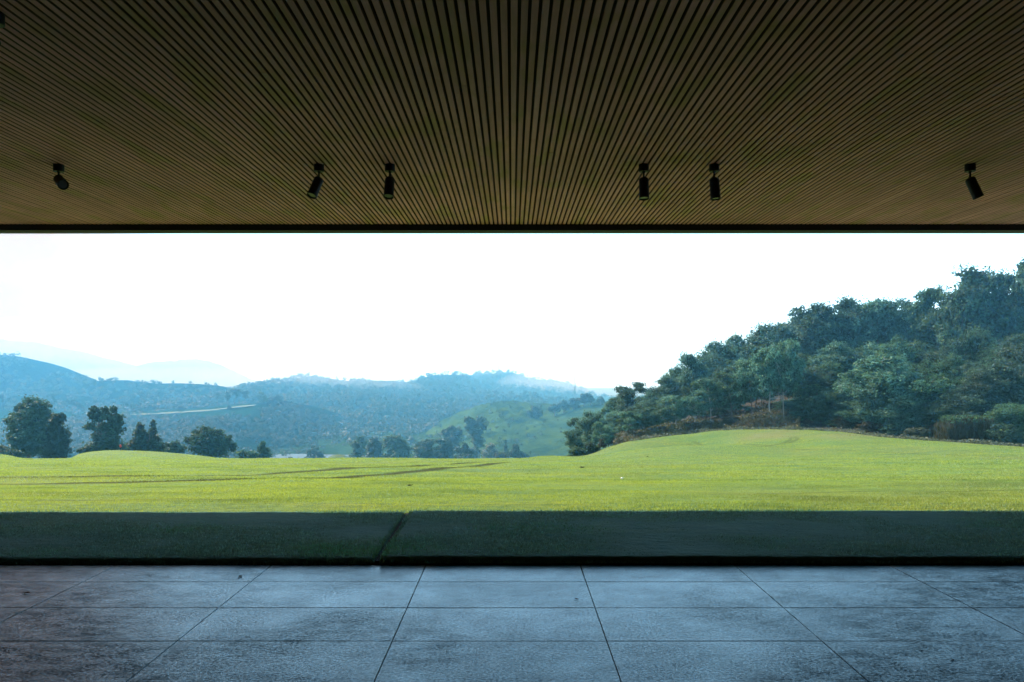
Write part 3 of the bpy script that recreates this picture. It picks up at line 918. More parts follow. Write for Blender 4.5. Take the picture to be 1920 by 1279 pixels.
px_tree('shrub', 'low dark bush between the domed tree and the last small left tree', 'bush', 104,
        [(452, 849, 9, 7), (466, 852, 12, 8), (478, 854, 8, 7), (462, 860, 18, 6)], 464, 872, 4.4, 900, 'leaf_green', LT, seed=9, ground=gv(464, 104))
px_tree('broadleaf_tree', 'small pointed tree standing last in the left row, beside the pond', 'tree', 108,
        [(493, 834, 6, 6), (489, 842, 9, 7), (499, 845, 8, 7), (494, 854, 14, 9)], 494, 872, 4.2, 1200, 'leaf_green', LT, seed=10, ground=gv(494, 108))
px_tree('shrub', 'low dark bush at the left edge of the photo beneath the tallest tree', 'bush', 80,
        [(2, 842, 10, 7), (16, 847, 12, 7), (28, 852, 14, 7)], 12, 868, 4.8, 900, 'leaf_dark', LT, seed=12, ground=gv(12, 80))
px_tree('shrub', 'low dark bush at the foot of the upright forked tree, on its left', 'bush', 78,
        [(152, 846, 9, 6), (166, 842, 12, 7), (175, 848, 12, 6)], 164, 866, 4.6, 800, 'leaf_dark', LT, seed=13, ground=gv(164, 78))

CT = 'hazy trees in the middle of the valley'
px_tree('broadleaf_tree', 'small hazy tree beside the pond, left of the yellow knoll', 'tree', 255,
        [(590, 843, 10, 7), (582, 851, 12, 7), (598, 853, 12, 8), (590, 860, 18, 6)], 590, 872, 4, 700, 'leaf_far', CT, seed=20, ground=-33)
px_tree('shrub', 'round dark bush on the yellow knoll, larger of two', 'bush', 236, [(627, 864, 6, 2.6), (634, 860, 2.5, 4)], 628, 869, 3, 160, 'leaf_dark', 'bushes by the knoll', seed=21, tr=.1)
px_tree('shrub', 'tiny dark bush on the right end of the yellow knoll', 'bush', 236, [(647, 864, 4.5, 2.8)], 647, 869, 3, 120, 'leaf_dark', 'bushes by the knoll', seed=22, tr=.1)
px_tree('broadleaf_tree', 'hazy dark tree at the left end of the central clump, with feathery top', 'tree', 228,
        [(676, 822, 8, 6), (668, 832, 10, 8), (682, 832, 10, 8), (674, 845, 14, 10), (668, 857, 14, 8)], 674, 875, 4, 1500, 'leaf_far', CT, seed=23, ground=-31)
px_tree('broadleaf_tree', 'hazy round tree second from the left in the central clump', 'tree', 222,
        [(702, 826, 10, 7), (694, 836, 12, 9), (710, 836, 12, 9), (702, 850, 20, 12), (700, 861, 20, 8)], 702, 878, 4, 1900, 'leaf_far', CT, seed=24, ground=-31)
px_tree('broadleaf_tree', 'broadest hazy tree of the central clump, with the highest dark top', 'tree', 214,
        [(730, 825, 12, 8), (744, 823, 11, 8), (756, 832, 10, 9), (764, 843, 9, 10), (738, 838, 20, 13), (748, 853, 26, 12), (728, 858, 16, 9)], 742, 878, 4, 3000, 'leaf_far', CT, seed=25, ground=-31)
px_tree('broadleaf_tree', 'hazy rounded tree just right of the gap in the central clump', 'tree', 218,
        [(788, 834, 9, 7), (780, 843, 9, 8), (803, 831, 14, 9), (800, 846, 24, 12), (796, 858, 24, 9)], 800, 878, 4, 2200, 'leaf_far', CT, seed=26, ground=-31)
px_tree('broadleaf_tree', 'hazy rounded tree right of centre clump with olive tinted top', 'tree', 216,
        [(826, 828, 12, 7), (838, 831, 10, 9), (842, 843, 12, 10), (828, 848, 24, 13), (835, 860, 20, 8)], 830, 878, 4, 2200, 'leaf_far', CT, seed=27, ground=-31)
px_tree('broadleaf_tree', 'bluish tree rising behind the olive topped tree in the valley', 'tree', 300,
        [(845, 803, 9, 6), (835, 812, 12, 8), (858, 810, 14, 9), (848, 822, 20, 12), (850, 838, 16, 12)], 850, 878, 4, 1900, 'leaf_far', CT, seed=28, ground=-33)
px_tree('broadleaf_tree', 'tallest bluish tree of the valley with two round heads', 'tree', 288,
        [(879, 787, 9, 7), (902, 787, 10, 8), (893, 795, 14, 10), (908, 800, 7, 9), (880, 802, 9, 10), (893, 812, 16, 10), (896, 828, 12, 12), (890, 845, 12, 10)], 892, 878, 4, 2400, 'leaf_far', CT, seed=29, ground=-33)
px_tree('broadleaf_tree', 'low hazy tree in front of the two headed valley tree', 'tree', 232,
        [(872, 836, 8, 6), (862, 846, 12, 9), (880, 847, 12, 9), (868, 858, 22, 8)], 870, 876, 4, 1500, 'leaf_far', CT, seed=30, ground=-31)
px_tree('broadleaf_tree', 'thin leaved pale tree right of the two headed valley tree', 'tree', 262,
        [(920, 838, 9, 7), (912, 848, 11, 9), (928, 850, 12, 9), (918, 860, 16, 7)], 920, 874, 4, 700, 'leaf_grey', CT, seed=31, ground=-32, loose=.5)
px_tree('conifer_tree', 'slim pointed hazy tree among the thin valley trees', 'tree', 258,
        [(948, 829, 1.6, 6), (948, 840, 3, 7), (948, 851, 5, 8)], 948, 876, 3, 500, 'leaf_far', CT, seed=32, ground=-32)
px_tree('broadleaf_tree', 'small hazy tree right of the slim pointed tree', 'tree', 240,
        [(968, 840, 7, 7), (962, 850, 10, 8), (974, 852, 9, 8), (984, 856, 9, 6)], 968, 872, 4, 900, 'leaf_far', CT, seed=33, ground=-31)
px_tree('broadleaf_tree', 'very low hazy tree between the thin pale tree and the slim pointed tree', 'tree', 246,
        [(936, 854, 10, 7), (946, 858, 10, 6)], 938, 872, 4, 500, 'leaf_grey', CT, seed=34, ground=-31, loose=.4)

RT = 'trees on the smooth green ridge'
for k_, (lab, tx, ty, bl) in enumerate([
        ('dark round tree on the meadow slope left of the ridge row', 1003, 788, [(1003, 767, 9, 6), (995, 774, 8, 6), (1010, 775, 9, 7), (1002, 781, 12, 5)]),
        ('lowest tree at the left end of the ridge row', 1040, 780, [(1038, 762, 6, 5), (1032, 767, 5, 4), (1044, 768, 7, 5)]),
        ('second tree from the left in the ridge row', 1057, 774, [(1058, 755, 7, 5), (1050, 760, 6, 5), (1062, 763, 9, 6)]),
        ('middle tree of the ridge row, with a flat top', 1076, 768, [(1074, 751, 8, 5), (1082, 751, 7, 5), (1076, 759, 11, 6)]),
        ('tallest tree of the ridge row, broad headed', 1095, 762, [(1094, 743, 8, 5), (1102, 742, 7, 5), (1096, 751, 12, 7)]),
        ('tree at the right end of the ridge row, sloping down', 1108, 759, [(1106, 745, 6, 5), (1110, 750, 5, 5)]),
        ('lone small tree on the ridge right of the row', 1126, 759, [(1126, 748, 5, 4), (1122, 752, 4, 3), (1130, 752, 4, 3)])]):
    px_tree('ridge_tree', lab, 'tree', 402, bl, tx, ty, 3.4, 420 + 120 * len(bl), 'leaf_far', RT, seed=50 + k_)

ST = 'slender trees on the left hill'
for k_, (lab, tx, ty, bl) in enumerate([
        ('slender hazy tree at the left photo edge on the hill shoulder', 3, 768, [(3, 743, 4, 5), (3, 752, 4, 5)]),
        ('thin tall tree behind the top right of the tallest dark tree', 100, 772, [(100, 741, 4, 3), (98, 746, 3, 3), (102, 749, 2.5, 3)]),
        ('thin hazy tree with an umbrella crown, left of its shorter twin', 136, 775, [(136, 753, 5, 3), (132, 757, 4, 3), (140, 758, 4, 3)]),
        ('shorter thin hazy tree just right of the umbrella crowned one', 149, 776, [(149, 760, 4.5, 3.5), (149, 764, 4, 3)]),
        ('faint thin tree right of the upright forked tree, first of three', 237, 772, [(237, 755, 4, 3), (238, 759, 3, 3)]),
        ('faint thin tree, second of three right of the forked tree', 251, 772, [(251, 759, 3.5, 3), (252, 763, 3, 2)]),
        ('faint low tree above the middle of the pale track', 279, 771, [(279, 761, 4, 3), (287, 764, 6, 4), (280, 766, 4, 3)]),
        ('small dark bush on the pale track at mid length', 340, 768, [(338, 764, 6, 3), (344, 766, 4, 2.5)]),
        ('round dark bush on the lower edge of the pale track', 430, 770, [(430, 764, 3.2, 3.2)]),
        ('leftmost slim tree of the group above the track end', 408, 760, [(408, 740, 3, 3), (408, 745, 2.5, 3)]),
        ('densest round headed tree of the group above the track end', 427, 759, [(427, 737, 5, 4), (428, 743, 5, 5), (427, 748, 3, 3)]),
        ('tallest airy tree of the group above the track end', 440, 758, [(436, 733, 5, 3), (444, 732, 5, 3), (441, 738, 7, 3)]),
        ('airy tree with layered crown right of the tallest airy one', 449, 758, [(449, 734, 4, 3), (446, 741, 4, 3)]),
        ('rightmost slim tree of the group above the track end', 460, 757, [(458, 736, 4, 3), (463, 736, 3.5, 3), (460, 742, 4, 4)]),
        ('dark dense tree where the wood begins at the right end of the track', 491, 760, [(491, 738, 6, 4), (486, 744, 5, 5), (498, 745, 7, 5), (492, 752, 10, 5)]),
        ('round topped tree on the edge of the left hill wood, below the dense one', 522, 760, [(521, 744, 6, 3.5), (514, 748, 6, 4), (526, 750, 6, 4)]),
]):
    px_tree('slender_tree', lab, 'tree', 452 if tx > 400 else 458, bl, tx, ty, 2.6, 160 + 90 * len(bl), 'leaf_far', ST, seed=80 + k_, tr=0.17, loose=.25)


# ------------------------------------------------------------------ forest on the right slope
def old_edge(px):
    return np.interp(px, [1000, 1080, 1200, 1300, 1450, 1560, 1700, 1800, 1920, 2300], [72, 70, 70, 69, 68, 66, 61, 58, 54, 50])


_ep = np.linspace(1000, 2400, 141)
_ey = []
_yy = np.linspace(34, 75, 300)
for _p in _ep:
    _z = smooth_base(wx(_p, _yy), _yy)
    _ey.append(_yy[np.argmin(CY + F * (EYE - _z) / _yy)])
_ey = np.convolve(np.pad(np.array(_ey), 5, mode='edge'), np.ones(11) / 11, 'valid')


def edge_Y(px):
    """distance at which the lawn meets the wood: on the crest line"""
    return np.interp(px, _ep, _ey) + 0.6


def slope_z(x, Y):
    x = np.asarray(x, float); Y = np.asarray(Y, float)
    px = CX + x / Y * F
    e = edge_Y(px)
    z0 = smooth_base(x / Y * e, e)
    sl = np.interp(px, [1000, 1100, 1250, 1400, 1500, 2300], [-.17, -.13, -.03, .06, .12, .15])
    return z0 - 0.04 + sl * (Y - e) + 0.25 * vn(x / 4, Y / 4, 61) * np.clip((Y - e) / 4, 0, 1)


pxg = np.linspace(1010, 2350, 160)
yg = np.linspace(0, 85, 60)
PXG, D = np.meshgrid(pxg, yg)
YG = edge_Y(PXG) - 1.5 + D
XG = wx(PXG, YG)
ZG = slope_z(XG, YG) - 0.25 * np.clip(1 - D / 1.5, 0, 1)
tag(add_mesh('hillside', np.stack([XG.ravel(), YG.ravel(), ZG.ravel()], 1), grid_faces(60, 160), M['litter'], smooth=True),
    'brown leaf strewn slope under the forest', kind='structure')


def unit_blobs(kind, rs):
    """leaf masses of a tree one unit tall and about one unit wide"""
    B = []
    if kind == 'round':
        for _ in range(22):
            a = rs.rand() * 6.283; z = rs.uniform(.20, .86)
            rr = .34 * math.sqrt(max(.03, 1 - ((z - .50) / .42) ** 2)) * rs.uniform(.6, 1)
            s = rs.uniform(.13, .22)
            B.append((rr * math.cos(a), rr * math.sin(a), z, s * 1.1, s * 1.1, s * .62))
        B.append((0, 0, .60, .28, .28, .30))
    elif kind == 'tall':
        for _ in range(24):
            a = rs.rand() * 6.283; z = rs.uniform(.18, .90)
            rr = .34 * (1 - max(0, z - .45) * 1.5) * rs.uniform(.5, 1)
            s = rs.uniform(.12, .20) * (1 - .45 * max(0, z - .5))
            B.append((rr * math.cos(a), rr * math.sin(a), z, s * 1.2, s * 1.2, s * .55))
        B.append((0, 0, .58, .2, .2, .36))
    elif kind == 'layer':
        for _ in range(30):
            a = rs.rand() * 6.283; z = rs.uniform(.18, .92)
            rr = .40 * math.sqrt(max(.03, 1 - ((z - .45) / .52) ** 2)) * rs.uniform(.35, 1)
            s = rs.uniform(.13, .21)
            B.append((rr * math.cos(a), rr * math.sin(a), z, s * 1.15, s * 1.15, s * .55))
        B.append((0, 0, .55, .22, .22, .32))
    elif kind == 'open':
        for _ in range(20):
            a = rs.rand() * 6.283; z = rs.uniform(.34, .94)
            rr = .38 * math.sqrt(max(.03, 1 - ((z - .58) / .42) ** 2)) * rs.uniform(.25, 1)
            s = rs.uniform(.09, .17)
            B.append((rr * math.cos(a), rr * math.sin(a), z, s * 1.2, s * 1.2, s * .50))
    elif kind == 'high':
        for _ in range(20):
            a = rs.rand() * 6.283; z = rs.uniform(.46, .94)
            rr = .40 * math.sqrt(max(.03, 1 - ((z - .66) / .34) ** 2)) * rs.uniform(.25, 1)
            s = rs.uniform(.09, .16)
            B.append((rr * math.cos(a), rr * math.sin(a), z, s * 1.25, s * 1.25, s * .5))
    elif kind == 'shrub':
        for _ in range(14):
            a = rs.rand() * 6.283; z = rs.uniform(.12, .75)
            rr = .38 * rs.uniform(.2, 1) * (1.1 - z * .6)
            s = rs.uniform(.14, .24)
            B.append((rr * math.cos(a), rr * math.sin(a), z, s, s, s * .85))
    return B


PROTO = {}
for kind, count, n, size in (('round', 3, 13000, .031), ('tall', 3, 12000, .030), ('layer', 3, 13000, .032), ('open', 3, 6500, .032), ('high', 3, 6500, .032), ('shrub', 3, 4200, .055)):
    for i in range(count):
        rs = np.random.RandomState(300 + 31 * i + len(kind) * 7)
        B = unit_blobs(kind, rs)
        sd = int(rs.randint(1, 9999))
        tops = sorted(B, key=lambda b: -b[2])
        for mk in (('leaf_teal', 'leaf_green', 'leaf_dark') if kind != 'shrub' else ('leaf_green', 'leaf_brown', 'leaf_grey', 'leaf_teal')):
            PROTO[kind, i, mk] = crown_mesh('crown', B, n, size, M[mk], sd, loose=.40 if kind == 'open' else .25)
        tr = .012 if kind != 'shrub' else .015
        for bk in ('bark', 'bark_pale'):
            PROTO[kind, i, bk] = trunk_mesh('trunk', (tops[0][0] * .5, tops[0][1] * .5, .86 if kind != 'shrub' else .5), tr,
                                            [b[:3] for b in B[:8]], M[bk], sd, bend=.012)
FR = np.random.RandomState(77)


def forest_tree(name, label, cat, px, top, Y, W, kind, mat, bark='bark', group='forest trees on the right slope', dz=0.0, i=None):
    Y = Y - float(old_edge(px)) + float(edge_Y(px)) + 0.5
    x = wx(px, Y)
    bz = float(slope_z(x, Y)) - 0.15 + dz
    H = max(1.0, wz(top, Y) - bz) / 0.97
    i = FR.randint(3) if i is None else i
    root = empty(name, (x, Y, bz), label, cat, group)
    root.rotation_euler.z = FR.rand() * 6.283
    w = W / F * Y
    root.scale = (w, w, H)
    put('crown', PROTO[kind, i, mat], root)
    put('trunk', PROTO[kind, i, bark], root)
    return root


# trees that make the skyline, from left to right: px, top, width(px), distance, kind, material
SKYLINE = [
    (1085, 787, 50, 88, 'open', 'leaf_teal'), (1112, 778, 55, 84, 'layer', 'leaf_teal'), (1142, 768, 50, 92, 'open', 'leaf_teal'), (1160, 742, 52, 96, 'open', 'leaf_teal'),
    (1190, 720, 66, 92, 'open', 'leaf_teal'), (1222, 738, 60, 88, 'layer', 'leaf_teal'), (1250, 712, 62, 90, 'layer', 'leaf_teal'), (1274, 690, 56, 92, 'layer', 'leaf_teal'),
    (1298, 663, 66, 88, 'tall', 'leaf_teal'), (1330, 668, 70, 92, 'round', 'leaf_teal'), (1362, 636, 90, 94, 'round', 'leaf_teal'), (1402, 624, 90, 96, 'round', 'leaf_teal'),
    (1446, 608, 90, 95, 'round', 'leaf_teal'), (1486, 592, 80, 96, 'tall', 'leaf_teal'), (1522, 570, 100, 95, 'round', 'leaf_teal'), (1562, 588, 80, 98, 'layer', 'leaf_teal'),
    (1592, 568, 90, 96, 'layer', 'leaf_teal'), (1640, 554, 110, 95, 'round', 'leaf_teal'), (1694, 560, 90, 94, 'layer', 'leaf_teal'), (1738, 538, 90, 92, 'tall', 'leaf_green'),
    (1790, 520, 120, 88, 'round', 'leaf_green'), (1836, 512, 120, 86, 'layer', 'leaf_green'), (1880, 552, 90, 86, 'round', 'leaf_dark'), (1908, 532, 90, 84, 'round', 'leaf_dark'),
    (1932, 494, 100, 82, 'open', 'leaf_green'), (2000, 500, 130, 82, 'round', 'leaf_green'), (2090, 480, 140, 80, 'tall', 'leaf_green')]
ORD = ['first', 'second', 'third', 'fourth', 'fifth', 'sixth', 'seventh', 'eighth', 'ninth', 'tenth', 'eleventh', 'twelfth', 'thirteenth', 'fourteenth', 'fifteenth',
       'sixteenth', 'seventeenth', 'eighteenth', 'nineteenth', 'twentieth', 'twenty first', 'twenty second', 'twenty third', 'twenty fourth', 'twenty fifth', 'twenty sixth', 'twenty seventh']
LOOK = {'open': 'airy', 'layer': 'layered', 'tall': 'tall pointed', 'round': 'dense round'}
for k_, (px_, tp, w_, Y_, kd, mt) in enumerate(SKYLINE):
    lab = '%s crown on the forest skyline, %s from its low left end' % (LOOK[kd], ORD[k_])
    forest_tree('forest_tree', lab, 'tree', px_, tp - 3, Y_, w_ * 1.35, kd, mt)

# the body of the wood between skyline and edge
rows = [(1, 84, .36), (2, 78, .56), (3, 73, .74)]
skx = np.array([s[0] for s in SKYLINE]); sky_ = np.array([s[1] for s in SKYLINE])
for rk, Y_, fr in rows:
    p = 1120 + 30 * (rk - 1) + FR.rand() * 20
    if rk == 3: p = 1490
    while p < 2080:
        e = float(edge_Y(p))
        base = CY + F * (EYE - float(slope_z(wx(p, e), e))) / e
        top = np.interp(p, skx, sky_)
        t = top + (base - top) * fr * FR.uniform(.75, 1.08)
        Y = Y_ - (69 - float(old_edge(p))) + FR.uniform(-2, 2)
        w = FR.uniform(62, 105) * (0.62 if p < 1300 else 0.85 if p < 1480 else 1.1)
        kd = FR.choice(['round', 'layer', 'tall', 'layer']) if p > 1480 else FR.choice(['high', 'open', 'high'] if rk == 2 else ['tall', 'round', 'open'])
        mt = FR.choice(['leaf_teal', 'leaf_green', 'leaf_dark'], p=[.45, .35, .20]) if p < 1650 else FR.choice(['leaf_teal', 'leaf_green', 'leaf_dark'], p=[.25, .5, .25])
        forest_tree('forest_tree', 'dark leafy tree packed in the middle of the dense wood on the right slope', 'tree', p, t, Y, w, kd, mt,
                    group='trees inside the right hand wood')
        p += w * FR.uniform(.42, .62)

# trees standing at the edge of the wood
EDGE = [
    ('sprawling brown green tree at the lower left tip of the wood', 1078, 805, 52, 74, 'open', 'leaf_teal', 'bark_pale'),
    ('thin trunked tree second from the lower left tip of the wood', 1128, 792, 56, 73, 'open', 'leaf_teal', 'bark_pale'),
    ('sparse edge tree with bare grey stem, left of the two pale trunks', 1180, 772, 60, 73, 'high', 'leaf_teal', 'bark_pale'),
    ('drooping edge tree over brown scrub left of the mound', 1240, 760, 66, 72, 'high', 'leaf_teal', 'bark_pale'),
    ('edge tree with pale leaning trunk above the crossing wheel marks', 1300, 740, 80, 71.5, 'high', 'leaf_teal', 'bark_pale'),
    ('slim edge tree with a bare pale stem second left of the drooping edge tree', 1205, 765, 60, 72.5, 'high', 'leaf_teal', 'bark_pale'),
    ('slim edge tree with a bare stem right of the drooping edge tree', 1266, 742, 66, 72, 'high', 'leaf_teal', 'bark_pale'),
    ('slim tall edge tree with a bare stem right of the leaning pale trunk', 1335, 712, 84, 71.5, 'high', 'leaf_teal', 'bark_pale'),
    ('tall edge tree with a dark bare stem midway to the two pale trunks', 1375, 700, 90, 71.5, 'high', 'leaf_green', 'bark'),
    ('tall edge tree with a thin bare stem just left of the two pale trunks', 1412, 676, 96, 71.2, 'high', 'leaf_teal', 'bark'),
    ('tall edge tree on the left one of two pale trunks at the mound top', 1446, 655, 110, 70.5, 'high', 'leaf_teal', 'bark_pale'),
    ('tall edge tree on the right one of two pale trunks at the mound top', 1466, 640, 100, 70.5, 'high', 'leaf_teal', 'bark_pale'),
    ('edge tree with dark hanging crown right of the pale trunks', 1530, 690, 120, 72, 'round', 'leaf_dark', 'bark'),
    ('spreading bright teal tree reaching left over the brush', 1650, 672, 170, 66, 'layer', 'leaf_teal', 'bark'),
    ('low bright teal tree whose leaves hang to the lawn edge', 1668, 730, 130, 64, 'layer', 'leaf_teal', 'bark_pale'),
    ('yellow tinged tree behind the brown hedge', 1740, 700, 150, 64, 'layer', 'leaf_green', 'bark'),
    ('mid height leafy tree left of the brown hedge', 1745, 762, 110, 63, 'layer', 'leaf_green', 'bark'),
    ('dark broad leaved tree at the right edge beside the brown hedge', 1893, 752, 110, 57, 'round', 'leaf_green', 'bark'),
    ('dark tree just inside the right photo edge behind the broad leaved one', 1850, 690, 130, 62, 'layer', 'leaf_dark', 'bark'),
    ('dark tall tree at the extreme right edge of the photo', 1925, 640, 150, 60, 'round', 'leaf_dark', 'bark'),
]
for lab, px_, tp, w_, Y_, kd, mt, bk in EDGE:
    forest_tree('edge_tree', lab, 'tree', px_, tp, Y_, w_, kd, mt, bk, 'trees along the edge of the wood')

SH = 'bushes along the edge of the wood'
SHRUBS = [
    ('large brown and green bush mound right of the pale trunks', 1548, 768, 90, 69, 'leaf_green'),
    ('reddish brown dry bush on the right flank of the brush mound', 1590, 778, 70, 67.5, 'leaf_brown'),
    ('dry brown bush between the brush mound and the teal tree', 1632, 790, 60, 65, 'leaf_brown'),
    ('low dark bush beneath the hanging teal tree', 1676, 795, 64, 63, 'leaf_dark'),
    ('grey green weedy bush at the lawn edge left of the brown hedge', 1715, 806, 60, 61, 'leaf_grey'),
    ('dry brown bush at the left end of the brown hedge', 1770, 788, 64, 60.5, 'leaf_brown'),
    ('leafy green bush sagging over the lawn at the right edge', 1880, 790, 80, 55.5, 'leaf_green'),
    ('low leafy bush in the bottom right corner of the wood', 1925, 806, 80, 54.5, 'leaf_green'),
    ('teal round bush behind the two pale trunks', 1500, 784, 60, 71, 'leaf_dark'),
    ('low brown bush at the foot of the two pale trunks', 1420, 792, 60, 71, 'leaf_brown'),
    ('brown scrub bush left of the pale trunks', 1370, 790, 70, 72, 'leaf_brown'),
    ('grey scrub bush under the leaning pale trunk', 1322, 794, 60, 71.5, 'leaf_grey'),
    ('dark scrub bush on the brown bank left of the mound', 1280, 796, 60, 72, 'leaf_dark'),
    ('brown scrub bush under the drooping edge tree', 1235, 800, 60, 72, 'leaf_brown'),
    ('grey scrub bush on the lower brown bank', 1190, 812, 56, 72.5, 'leaf_grey'),
    ('brown scrub bush near the lower left tip of the wood', 1145, 820, 50, 72.5, 'leaf_brown'),
    ('small green bush at the lower left tip of the wood', 1082, 832, 46, 72, 'leaf_green'),
    ('green bush between the lower tip and the brown bank', 1112, 824, 44, 73, 'leaf_green'),
]
for lab, px_, tp, w_, Y_, mt in SHRUBS:
    m2 = mt if mt != 'leaf_dark' else 'leaf_teal'
    forest_tree('shrub', lab, 'bush', px_, tp, Y_, w_, 'shrub', m2, 'bark', SH)

# brown clipped-looking hedge of dried reeds
hY = float(edge_Y(1815)) + 1.2; hx = wx(1815, hY)
hz = float(slope_z(hx, hY)) - 0.1
hed = empty('dry_hedge', (hx, hY, hz), 'upright block of reddish brown dried stems at the lawn edge', 'hedge')
hh = wz(781, hY) - hz
rs = np.random.RandomState(5)
n = 8000
xx = np.clip(rs.randn(n) * .95, -1.75, 1.75); yy = rs.uniform(-.8, .8, n)
tp = hh * (0.92 - 0.22 * np.abs(xx / 1.75) ** 3 + 0.16 * vn(xx * 2.2, yy * 2.2, 6) + 0.14 * rs.rand(n)) * (1 - 0.12 * np.abs(yy / .8) ** 3)
zz = rs.rand(n) ** .7 * tp
ang = rs.rand(n) * 6.283; ln = .22 + .25 * rs.rand(n); wd = .018 + .02 * rs.rand(n)
V = np.zeros((n, 4, 3))
jx, jy = rs.randn(n) * .06, rs.randn(n) * .06
V[:, 0] = np.stack([xx - np.cos(ang) * wd, yy - np.sin(ang) * wd, np.maximum(zz - ln, 0)], 1)
V[:, 1] = np.stack([xx + np.cos(ang) * wd, yy + np.sin(ang) * wd, np.maximum(zz - ln, 0)], 1)
V[:, 2] = np.stack([xx + jx + np.cos(ang) * wd * .6, yy + jy + np.sin(ang) * wd * .6, zz], 1)
V[:, 3] = np.stack([xx + jx - np.cos(ang) * wd * .6, yy + jy - np.sin(ang) * wd * .6, zz], 1)
add_mesh('dry_stems', V.reshape(-1, 3), np.arange(4 * n).reshape(-1, 4), M['leaf_brown'], hed, attrs={'rnd': ('FACE', rs.rand(n))})
n = 1500
C = np.stack([rs.uniform(-1.5, 1.5, n), rs.uniform(-.8, .8, n), hh * (0.74 + .30 * rs.rand(n))], 1)
V = leaf_faces(C, rs.randn(n, 3) + np.array([0, 0, 1.2]), .14 * (0.6 + .8 * rs.rand(n)), rs)
add_mesh('leafy_top', V.reshape(-1, 3), np.arange(4 * n).reshape(-1, 4), M['leaf_green'], hed, attrs={'rnd': ('FACE', rs.rand(n))})

# ground plants and litter along the foot of the wood
n = 9000
pp = rs.uniform(1180, 2150, n); dd = np.abs(rs.randn(n)) * 1.3
Yp = edge_Y(pp) - 1.2 + dd
xp = wx(pp, Yp); zp = slope_z(xp, Yp)
lz = lawn_z(xp, Yp)
C = np.stack([xp, Yp, np.maximum(zp, lz) + rs.rand(n) ** 2 * np.clip(0.15 + .35 * vn(xp * .8, Yp * .8, 2), 0.03, .5) + .02], 1)
V = leaf_faces(C, rs.randn(n, 3) * .8 + np.array([0, 0, 1.]), .13 * (0.6 + rs.rand(n)), rs)
gc = add_mesh('ground_cover', V.reshape(-1, 3), np.arange(4 * n).reshape(-1, 4), M['leaf_grey'], attrs={'rnd': ('FACE', rs.rand(n))})
tag(gc, 'low weeds and dead leaves along the foot of the wood', 'ground cover', kind='stuff')

n = 26000
pp = rs.uniform(1150, 1500, n); dd = rs.rand(n) ** 1.3 * 9
Yp = edge_Y(pp) + 0.1 + dd; xp = wx(pp, Yp)
hmax = np.clip(0.55 + 1.5 * vn(xp * .45, Yp * .45, 71) + .9 * vn(xp * 1.4, Yp * 1.4, 72), .08, 1.6) * np.clip(.35 + dd, 0, 1)
C = np.stack([xp, Yp, slope_z(xp, Yp) + rs.rand(n) ** .8 * hmax], 1)
V = leaf_faces(C, rs.randn(n, 3) + np.array([0, 0, .6]), .15 * (0.5 + rs.rand(n)), rs)
ug = add_mesh('undergrowth', V.reshape(-1, 3), np.arange(4 * n).reshape(-1, 4), M['leaf_brown'],
              attrs={'rnd': ('FACE', np.clip(.5 * rs.rand(n) + .5 + 1.2 * vn(xp * .8, Yp * .8, 75), 0, 1))})
tag(ug, 'brown scrub and dead stems under the trees left of the mound', 'undergrowth', kind='stuff')

# ------------------------------------------------------------------ masts, marker, ball, clods
def mast(name, label, px, top, base, Y, w, arms):
    x = wx(px, Y); z0 = wz(base, Y); H = wz(top, Y) - z0
    root = empty(name, (x, Y, z0 - 3), label, 'mast')
    m = MB()
    for sx, sy in ((-1, -1), (1, -1), (0, 1)):
        m.tube([(sx * w, sy * w, 0), (sx * w * .35, sy * w * .35, H + 3)], [.14, .10], 4)
    for k_ in range(int(H // 2.5)):
        f = k_ * 2.5 / (H + 3); ww = w * (1 - .65 * f)
        P_ = [(-ww, -ww, 3 + k_ * 2.5), (ww, -ww, 3 + k_ * 2.5 + 1.2), (0, ww, 3 + k_ * 2.5 + 2.0), (-ww, -ww, 3 + k_ * 2.5 + 2.5)]
        m.tube(P_, [.06] * 4, 4)
    m.build('lattice', M['steel'], root)
    for f, l in arms:
        a_ = MB()
        z = 3 + H * f
        a_.tube([(-l, 0, z), (0, 0, z + .5), (l, 0, z)], [.12, .2, .12], 4)
        a_.build('cross_arm', M['steel'], root)
    a_ = MB()
    a_.tube([(0, 0, H + 2), (0, 0, H + 5)], [.18, .05], 5)
    a_.build('antenna', M['steel'], root)


mast('radio_mast', 'thin radio mast above the ridge trees near the forest', 1078, 699, 738, 790, .5, [(.93, .6), (.99, .7)])
mast('lattice_pylon', 'faint lattice pylon on the highest knob of the far hill', 934, 683, 700, 1215, .9, [(.6, 3), (.8, 3.4), (.95, 2.6)])
mast('lattice_pylon', 'faint lattice pylon in the misty gap left of the middle hill', 507, 705, 730, 915, .8, [(.6, 2.4), (.8, 2.8), (.95, 2)])

x, Y, z = hit(226, 848, lawn_z)
Y = 62.5; x = wx(226, Y); z = float(lawn_z(x, Y))
mk = empty('course_marker', (x, Y, z - .02), 'small red marker post on top of the left grassy mound', 'marker')
m = MB(); m.tube([(0, 0, 0), (0, 0, .30)], [.035, .03], 8); m.tube([(-.1, 0, .02), (0.1, 0, .02)], [.03, .03], 6); m.build('post', M['black'], mk)
m = MB(); m.tube([(0, 0, .26), (0, 0, .33), (0, 0, .46), (0, 0, .50)], [.04, .085, .08, .03], 10); m.build('cap', M['red'], mk, smooth=True)

